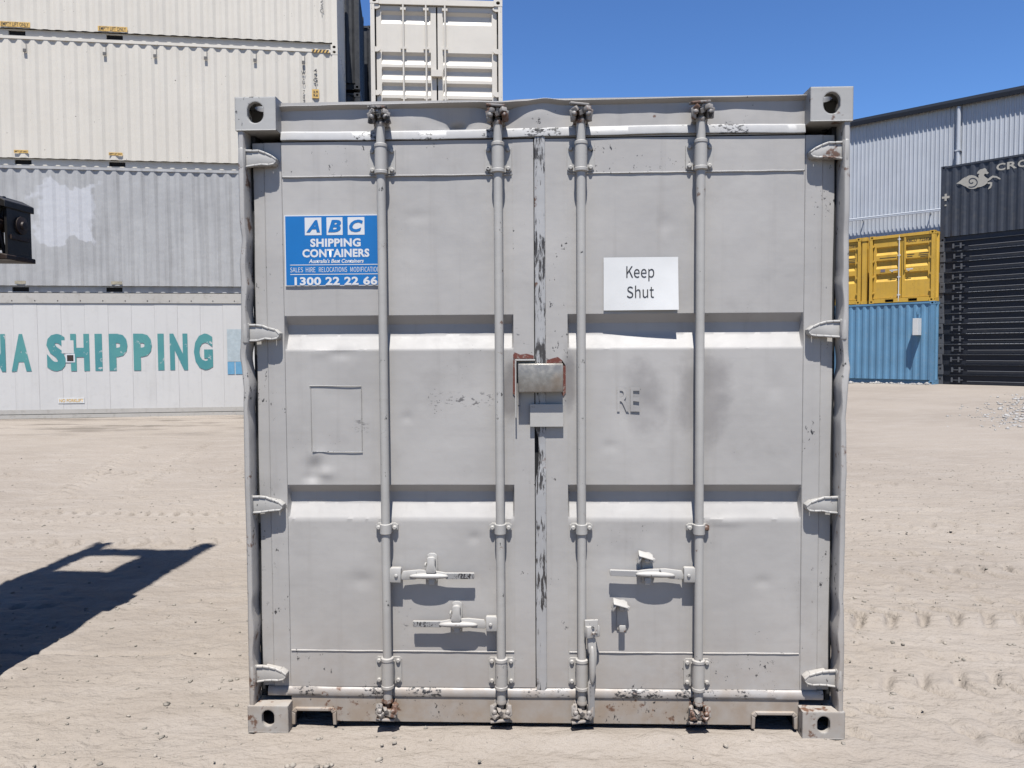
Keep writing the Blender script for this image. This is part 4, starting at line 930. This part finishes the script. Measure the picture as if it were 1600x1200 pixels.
# loose tall post standing between the two yellow containers
P_ = thing('steel_post', 'yellow steel packing post between the two yellow containers', 'post', rpos(-2.42, 0.0, BZ+HC), RRZ)
MB().box(-0.10, 0.06, 0.05, 0.20, 0.0, 2.42).build('column', YELLOW, P_, bevel=0.006)
MB().box(-0.12, 0.08, 0.03, 0.22, 2.30, 2.43).build('cap', YELLOW, P_); MB().box(-0.12, 0.08, 0.03, 0.22, 0.0, 0.11).build('foot', YELLOW, P_)

# dark long container resting on a pile of folded flat racks
DX, DY, DZ = 14.02, 24.30, 0.285; NR = 14; RH = 0.3545
def dpos(x, y, z): return rpos(x, y, z, (DX, DY))
DL_ = 12.19
T = side_container('shipping_container', 'dark navy corrugated container with cream winged-horse emblem, on the pile of folded racks', DL_, 2.591, NAVY, dpos(DL_, 0, DZ+NR*RH), RRZ, pitch=0.278)
def emb(cx, cy):
    u = 1455+cx/8; v = 230+cy/8
    return (-DL_+(u-1467)/48.0, 2.591-(v-(263-0.15*(u-1467)))/44.4)


def eshape(pts, nm, mat, y): MB().xz([emb(*p) for p in pts], y, y+0.003).build(nm, mat, T, normals=False)
eshape([(540,372),(552,352),(522,350),(535,322),(560,300),(585,296),(612,284),(630,300),(640,325),(660,342),(640,356),(612,352),(602,372),(622,392),(646,408),(650,436),(640,466),(612,488),(575,505),(540,512),(545,450)], 'emblem_horse', LOGO, 0.004)
eshape([(465+95*math.cos(a*math.pi/16)+6*math.sin(a*math.pi/16), 450+82*math.sin(a*math.pi/16)) for a in range(32)], 'emblem_coil', LOGO, 0.006)
eshape([(282,468),(330,432),(352,412),(388,390),(372,440),(392,505),(360,488),(330,472)], 'emblem_tail', LOGO, 0.0045)
eshape([(640,424),(668,396),(702,374),(750,382),(778,398),(794,416),(778,420),(748,400),(706,396),(676,424),(652,440)], 'emblem_foreleg', LOGO, 0.0045)
eshape([(642,456),(668,448),(700,452),(698,488),(684,520),(652,536),(662,512),(678,488),(676,472),(650,472)], 'emblem_foreleg', LOGO, 0.0045)
sp = [(468+(10+3.6*i)*math.cos(0.4+i*0.42), 446+(9+3.1*i)*math.sin(0.4+i*0.42)) for i in range(20)]
b = MB()
for (p, q_) in zip(sp[:-1], sp[1:]):
    dx, dy = q_[0]-p[0], q_[1]-p[1]; l_ = math.hypot(dx, dy); ox, oy = -dy/l_*6, dx/l_*6
    b.xz([emb(p[0]+ox, p[1]+oy), emb(q_[0]+ox, q_[1]+oy), emb(q_[0]-ox, q_[1]-oy), emb(p[0]-ox, p[1]-oy)], 0.0025, 0.0045)
b.build('emblem_spiral', NAVY, T, normals=False)
for ch, a, b_ in (('C', 742, 842), ('R', 860, 968), ('O', 976, 1085), ('N', 1120, 1230)):
    x0 = emb(a, 0)[0]; x1 = emb(b_, 0)[0]; z = 2.591-0.30
    text(ch, x1-x0, 0.235, (x0+x1)/2, z-0.02, 0.004, LOGO, T, name='painted_letter', bold=0.03)
cx_, cz_ = emb(158, 635)
MB().box(cx_-0.12, cx_+0.12, 0.0005, 0.003, cz_-0.035, cz_+0.035).box(cx_-0.035, cx_+0.035, 0.0002, 0.0028, cz_-0.12, cz_+0.12).build('cross_mark', LOGO, T)
MB().box(cx_-0.03, cx_+0.03, 0.0005, 0.003, cz_-0.30, cz_-0.25).build('square_mark', LOGO, T)

def rack():
    T = thing('folded_flat_rack', 'x', 'flat rack', (0, 0, 0), RRZ, 'folded flat racks piled up on the right')
    W = 2.438; L = DL_
    b = MB(); b.box(0.16, L-0.16, 0.03, 0.10, RH-0.030, RH-0.006); b.box(0.16, L-0.16, 0.03, 0.10, 0.004, 0.022); b.box(0.16, L-0.16, 0.075, 0.12, 0.022, RH-0.03)
    b.build('side_beam', RACK, T)
    MB().box(0.16, L-0.16, 0.022, 0.029, RH-0.022, RH-0.010).build('sunlit_beam_edge', RACKEDGE, T)  # pale strip painting the sunlit line along the top flange
    MB().box(0.16, L-0.16, 0.10, W-0.02, RH-0.05, RH-0.012).build('deck', RACK, T)
    for x in (0, L-0.162):
        for y in (0, W-0.178):
            MB().box(x, x+0.162, y, y+0.178, 0.002, RH-0.004).build('corner_block', RACKEDGE if y == 0 else RACK, T, bevel=0.01)
    for x in (0.0, L-0.162): MB().box(x+0.051, x+0.109, -0.004, 0.001, 0.19, 0.25).build('casting_slot', DARKVOID, T)
    for x0 in (0.42, 3.30, 5.6, 8.4):
        b = MB(); b.box(x0, x0+0.055, 0.018, 0.07, 0.10, 0.26); b.box(x0+0.23, x0+0.285, 0.018, 0.07, 0.09, 0.27); b.box(x0+0.055, x0+0.23, 0.030, 0.06, 0.16, 0.185); b.box(x0+0.285, x0+0.37, 0.030, 0.06, 0.165, 0.195)
        b.build('lashing_bracket', RACKEDGE, T)
    for a, b_ in ((0.92, 3.06), (3.86, 5.4), (6.2, 8.2), (9.0, 11.6)):
        MB().cyl((a, 0.035, 0.135), (b_, 0.035, 0.135), 0.014, 8).box(b_-0.03, b_+0.03, 0.03, 0.08, 0.09, 0.16).build('lashing_rail', RACKEDGE, T, smooth=40)
    return T
rk = rack()
ordn = ['lowest', 'second from the ground', 'third from the ground', 'fourth from the ground', 'fifth from the ground', 'sixth from the ground', 'seventh from the ground', 'seventh from the top', 'sixth from the top', 'fifth from the top', 'fourth from the top', 'third from the top', 'second from the top', 'topmost']
for i in range(NR):
    o = rk if i == 0 else copy_tree(rk)
    o.location = dpos(0.02*math.sin(i*2.3), 0.02*math.cos(i*1.7), DZ+i*RH); o['label'] = 'dark folded flat rack, '+ordn[i]+' in the pile under the navy container'

# ------------------------------------------------------------------ warehouse with ribbed cladding
SRZ = R(-41.13); SX, SY, SZT = 15.75, 35.98, 12.78
SH = thing('warehouse', 'tall pale blue ribbed steel warehouse with dark gutter behind the right containers', 'building', (SX, SY, 0.2), SRZ)
hw = SZT-0.2
prof = []; x = -9.0
while x < 26.0:
    prof += [(x, 0.0), (x+0.030, -0.038), (x+0.058, -0.038), (x+0.088, 0.0), (x+0.183, 0.0)]; x += 0.183
MB().strip(prof, 0.0, hw-0.05).build('cladding', SHEDW, SH)
MB().box(-9.0, 26.0, 0.05, 0.25, 0.0, hw-0.06).build('wall', SHEDW, SH)
b = MB(); b.yz([(-0.26, hw-0.27), (-0.30, hw-0.10), (-0.30, hw+0.02), (0.02, hw+0.02), (0.02, hw-0.05), (-0.22, hw-0.05), (-0.19, hw-0.27)], -9.2, 26.2); b.build('gutter', GUTTER, SH)
MB().yz([(0.0, hw-0.02), (18.0, hw+2.2), (18.0, hw+2.4), (-0.24, hw+0.04)], -9.2, 26.2).build('roof', GUTTER, SH)
MB().box(-9.0, 26.0, 17.7, 17.9, 0.0, hw).build('rear_wall', SHEDW, SH)
for xx in (-9.0, 25.8): MB().yz([(0.25, 0.0), (17.7, 0.0), (17.7, hw+2.15), (0.25, hw)], xx, xx+0.2).build('gable_wall', SHEDW, SH)
for xx in (4.62, 16.0, -5.0):
    b = MB(); b.cyl((xx, -0.14, 0.0), (xx, -0.14, hw-0.30), 0.085, 14); b.build('downpipe', SHEDW, SH, smooth=40)
    b = MB()
    for zz in (3.0, 5.6, 8.2, hw-2.3): b.box(xx-0.12, xx+0.12, -0.235, 0.0, zz, zz+0.06)
    b.build('pipe_bracket', SHEDW, SH)
b = MB(); b.cyl((-9, -0.30, 7.75), (26, -0.30, 7.75), 0.035, 8)
b.build('service_pipe', SHEDW, SH, smooth=40)
b = MB(); b.box(-9, 26, -0.34, -0.22, 7.66, 7.72)
for i in range(12): b.box(-8.5+i*3, -8.46+i*3, -0.34, 0.0, 7.62, 7.66)
b.build('cable_tray', SHEDW, SH)

# ------------------------------------------------------------------ forklift standing out of frame on the left; a bracket of its mast and its shadow show
F = thing('forklift', 'dark steel mast bracket of a forklift at the left edge, shadow on the dirt', 'forklift', (0, 0, 0))
MT = 6.60
for x0, x1 in ((-3.66, -3.50), (-2.80, -2.64)):
    b = MB(); b.box(x0, x1, 0.20, 0.24, 0.15, MT); b.box(x0, x1, 0.44, 0.48, 0.15, MT); b.box((x0+x1)/2-0.03, (x0+x1)/2+0.03, 0.24, 0.44, 0.15, MT); b.build('mast_rail', MASTM, F)
for z0, z1 in ((MT-0.30, MT), (4.55, 5.05), (3.2, 3.9), (2.2, 2.9), (0.5, 1.2)): MB().box(-3.50, -2.80, 0.22, 0.30, z0, z1).build('mast_crossbar', MASTM, F)
MB().box(-3.10, -2.80, 0.30, 0.36, 5.05, MT-0.3).build('hose_guard', MASTM, F)
for x in (-3.38, -2.98): MB().cyl((x, 0.36, 0.4), (x, 0.36, 4.6), 0.11, 14).build('lift_cylinder', MASTM, F, smooth=40)
MB().box(-3.52, -2.78, 0.31, 0.335, 0.3, 4.55).build('mast_shadow_plate', MASTM, F)  # unseen plate added to close the gaps in the mast's ground shadow
# bracket that reaches into view
FB = len(F.children)
b = MB(); b.xz([(-2.90, 2.320), (-2.70, 2.350), (-2.665, 2.352), (-2.632, 2.335), (-2.605, 2.322), (-2.605, 2.288), (-2.62, 2.290), (-2.72, 2.318), (-2.90, 2.300)], 0.62, 0.84); b.build('bracket_flange', MASTM, F, bevel=0.004)
b = MB(); b.xz([(-2.90, 2.075), (-2.72, 2.082), (-2.66, 2.070), (-2.605, 2.058), (-2.605, 2.034), (-2.90, 2.040)], 0.62, 0.84); b.build('bracket_flange', RUSTY, F, bevel=0.004)
MB().box(-2.625, -2.612, 0.64, 0.82, 2.05, 2.30).build('bracket_web', MASTM, F)
MB().box(-2.72, -2.625, 0.80, 0.815, 2.06, 2.30).build('bracket_back', MASTM, F)
b = MB(); b.cyl((-2.672, 0.60, 2.19), (-2.672, 0.79, 2.19), 0.036, 12); b.box(-2.70, -2.63, 0.68, 0.70, 2.15, 2.175); b.build('roller', RUSTY, F, bevel=0.003)
b = MB(); b.xz([(-2.92, 2.10), (-2.735, 2.10), (-2.735, 2.36), (-2.77, 2.39), (-2.80, 2.41), (-2.92, 2.41)], 0.55, 0.80); b.build('hose_reel_cover', MASTM, F, bevel=0.01)
MB().box(-2.92, -2.70, 0.44, 0.72, 2.10, 2.16).build('bracket_arm', MASTM, F)
b = MB(); b.lathe((-2.612, 0.74, 2.19), [(0.045, 0), (0.045, 0.010), (0.020, 0.014), (0.018, 0.022)], 14, 'x'); b.build('pivot_cap', RUSTY, F, smooth=40)
MB().box(-2.612, -2.604, 0.66, 0.80, 2.115, 2.135).build('web_rib', RUSTY, F)
for o in list(F.children)[FB:]: o.location.z += 0.025
for (hx, hy, hr) in ((-2.70, 0.60, 0.014), (-2.735, 0.66, 0.012), (-2.665, 0.70, 0.010)):
    b = MB(); pt = [(hx, hy, 2.35), (hx+0.012, hy-0.02, 2.30), (hx-0.004, hy-0.035, 2.18), (hx+0.006, hy-0.01, 2.05), (hx-0.01, hy+0.02, 1.99 if hr > 0.011 else 2.06)]
    for p, q_ in zip(pt[:-1], pt[1:]): b.cyl(p, q_, hr, 8)
    b.build('hose', RUBBER, F, smooth=50)
b = MB(); b.xz([(-2.84, 2.415), (-2.79, 2.44), (-2.75, 2.42), (-2.735, 2.385), (-2.73, 2.33), (-2.84, 2.33)], 0.56, 0.70); b.build('valve_block', RUSTY, F, bevel=0.008)
# chassis behind the mast
b = MB(); b.box(-3.66, -2.64, -2.6, 0.0, 0.35, 1.0); b.box(-3.64, -2.66, -2.75, -1.9, 0.4, 1.35); b.build('chassis', FORKY, F, bevel=0.05)
MB().box(-3.5, -2.8, -1.5, -0.5, 1.0, 1.12).build('seat', RUBBER, F, bevel=0.03)
for x in (-3.62, -2.74):
    for y in (-0.05, -1.85): MB().box(x, x+0.06, y-0.06, y, 1.0, 2.15).build('cab_post', MASTM, F)
MB().box(-3.64, -2.66, -1.95, -0.02, 2.15, 2.21).build('cab_roof', MASTM, F)
for x in (-3.66, -2.90):
    for y, r in ((0.0, 0.38), (-2.1, 0.30)):
        b = MB(); b.lathe((x, y, r-0.01), [(r*0.55, 0), (r*0.95, 0.0), (r, 0.04), (r, 0.20), (r*0.95, 0.26), (r*0.55, 0.26)], 24, 'x'); b.build('wheel', RUBBER, F, smooth=40)

# ------------------------------------------------------------------ loose stones
rs = np.random.RandomState(4)
def stones(name, n_, sample, size, mat, label, cat):
    ico = bmesh.new(); bmesh.ops.create_icosphere(ico, subdivisions=1, radius=1.0)
    bv = np.array([v.co[:] for v in ico.verts]); bf = np.array([[v.index for v in f.verts] for f in ico.faces]); ico.free()
    px, py = sample(n_); sz = size*np.minimum(np.exp(rs.normal(0, 0.55, n_)), 2.6); pz = ground_h(px, py)
    jit = 1+rs.uniform(-0.32, 0.32, (n_, len(bv), 1)); sc = np.stack([rs.uniform(0.7, 1.5, n_), rs.uniform(0.7, 1.3, n_), rs.uniform(0.4, 0.85, n_)], 1)
    a = rs.uniform(0, 6.28, n_); P_ = bv[None]*jit*sc[:, None]*sz[:, None, None]
    ca, sa = np.cos(a)[:, None], np.sin(a)[:, None]
    Q = np.stack([P_[..., 0]*ca-P_[..., 1]*sa+px[:, None], P_[..., 0]*sa+P_[..., 1]*ca+py[:, None], P_[..., 2]+(pz+sz*0.18)[:, None]], -1)
    me = bpy.data.meshes.new(name); nv = len(bv); F_ = (bf[None]+np.arange(n_)[:, None, None]*nv).reshape(-1, 3)
    me.vertices.add(n_*nv); me.vertices.foreach_set('co', Q.ravel()); me.loops.add(F_.size); me.loops.foreach_set('vertex_index', F_.ravel().astype(np.int32))
    me.polygons.add(len(F_)); me.polygons.foreach_set('loop_start', np.arange(0, F_.size, 3)); me.polygons.foreach_set('loop_total', np.full(len(F_), 3)); me.update(calc_edges=True)
    return tag(put(name, me, mat), label, cat, None, 'stuff')
def stone_mat(name, c0, c1):
    s = NT(name); n_ = s.noise(11, 3, vec=s.world(), rnd=False); return s.done(s.mix(s.ramp(n_, 0.3, 0.7), c0, c1), 0.9)
def near(n_):
    y = -1.0+9.5*rs.rand(n_)**1.5; x = rs.uniform(-1, 1, n_)*(0.9*(y+3.6)); clump = fbm(x*0.9, y*0.9, 50, 3)
    k = clump+0.25*rs.rand(n_) > 0.0; x[~k] *= 1.0
    ok = k & ~((np.abs(x) < 1.2) & (y > 0.05))
    return np.where(ok, x, rs.uniform(1.4, 7, n_)), np.where(ok, y, rs.uniform(0.2, 7.5, n_))
stones('loose_stones', 6000, near, 0.0046, stone_mat('yard_stones', (0.215, 0.188, 0.158), (0.105, 0.095, 0.08)), 'small brown stones scattered over the sandy dirt', 'stones')
def patch(n_):
    t = rs.rand(n_); x = 9.3+5.5*t+rs.normal(0, 0.55, n_); y = 11.0+6.5*t+rs.normal(0, 0.9, n_); return x, y
stones('pale_gravel', 3200, patch, 0.019, stone_mat('pale_gravel_stone', (0.254, 0.246, 0.234), (0.164, 0.156, 0.148)), 'patch of pale grey gravel on the dirt at the right edge', 'gravel')
def foot(n_):
    x = rs.uniform(9.0, 14.5, n_); d = rs.normal(0, 0.10, n_)
    t = rs.rand(n_)*6.0; return BX-t*math.cos(RRZ)+(-0.25+d)*(-math.sin(RRZ)), BY-t*math.sin(RRZ)+(-0.25+d)*math.cos(RRZ)
stones('rubble_line', 200, foot, 0.035, bpy.data.materials['pale_gravel_stone'], 'pale rubble along the foot of the blue container', 'gravel')
b = MB(); tw = [(1.16, -0.26), (1.19, -0.285), (1.235, -0.325), (1.275, -0.345)]
for (p, q_) in zip(tw[:-1], tw[1:]): b.cyl((*p, float(ground_h(np.array(p[0]), np.array(p[1])))+0.004), (*q_, float(ground_h(np.array(q_[0]), np.array(q_[1])))+0.004), 0.0028, 6)
tag(b.build('twig', flat_mat('dry_twig', (0.10, 0.075, 0.055)), None), 'thin dark dry twig lying on the dirt before the right corner', 'twig')
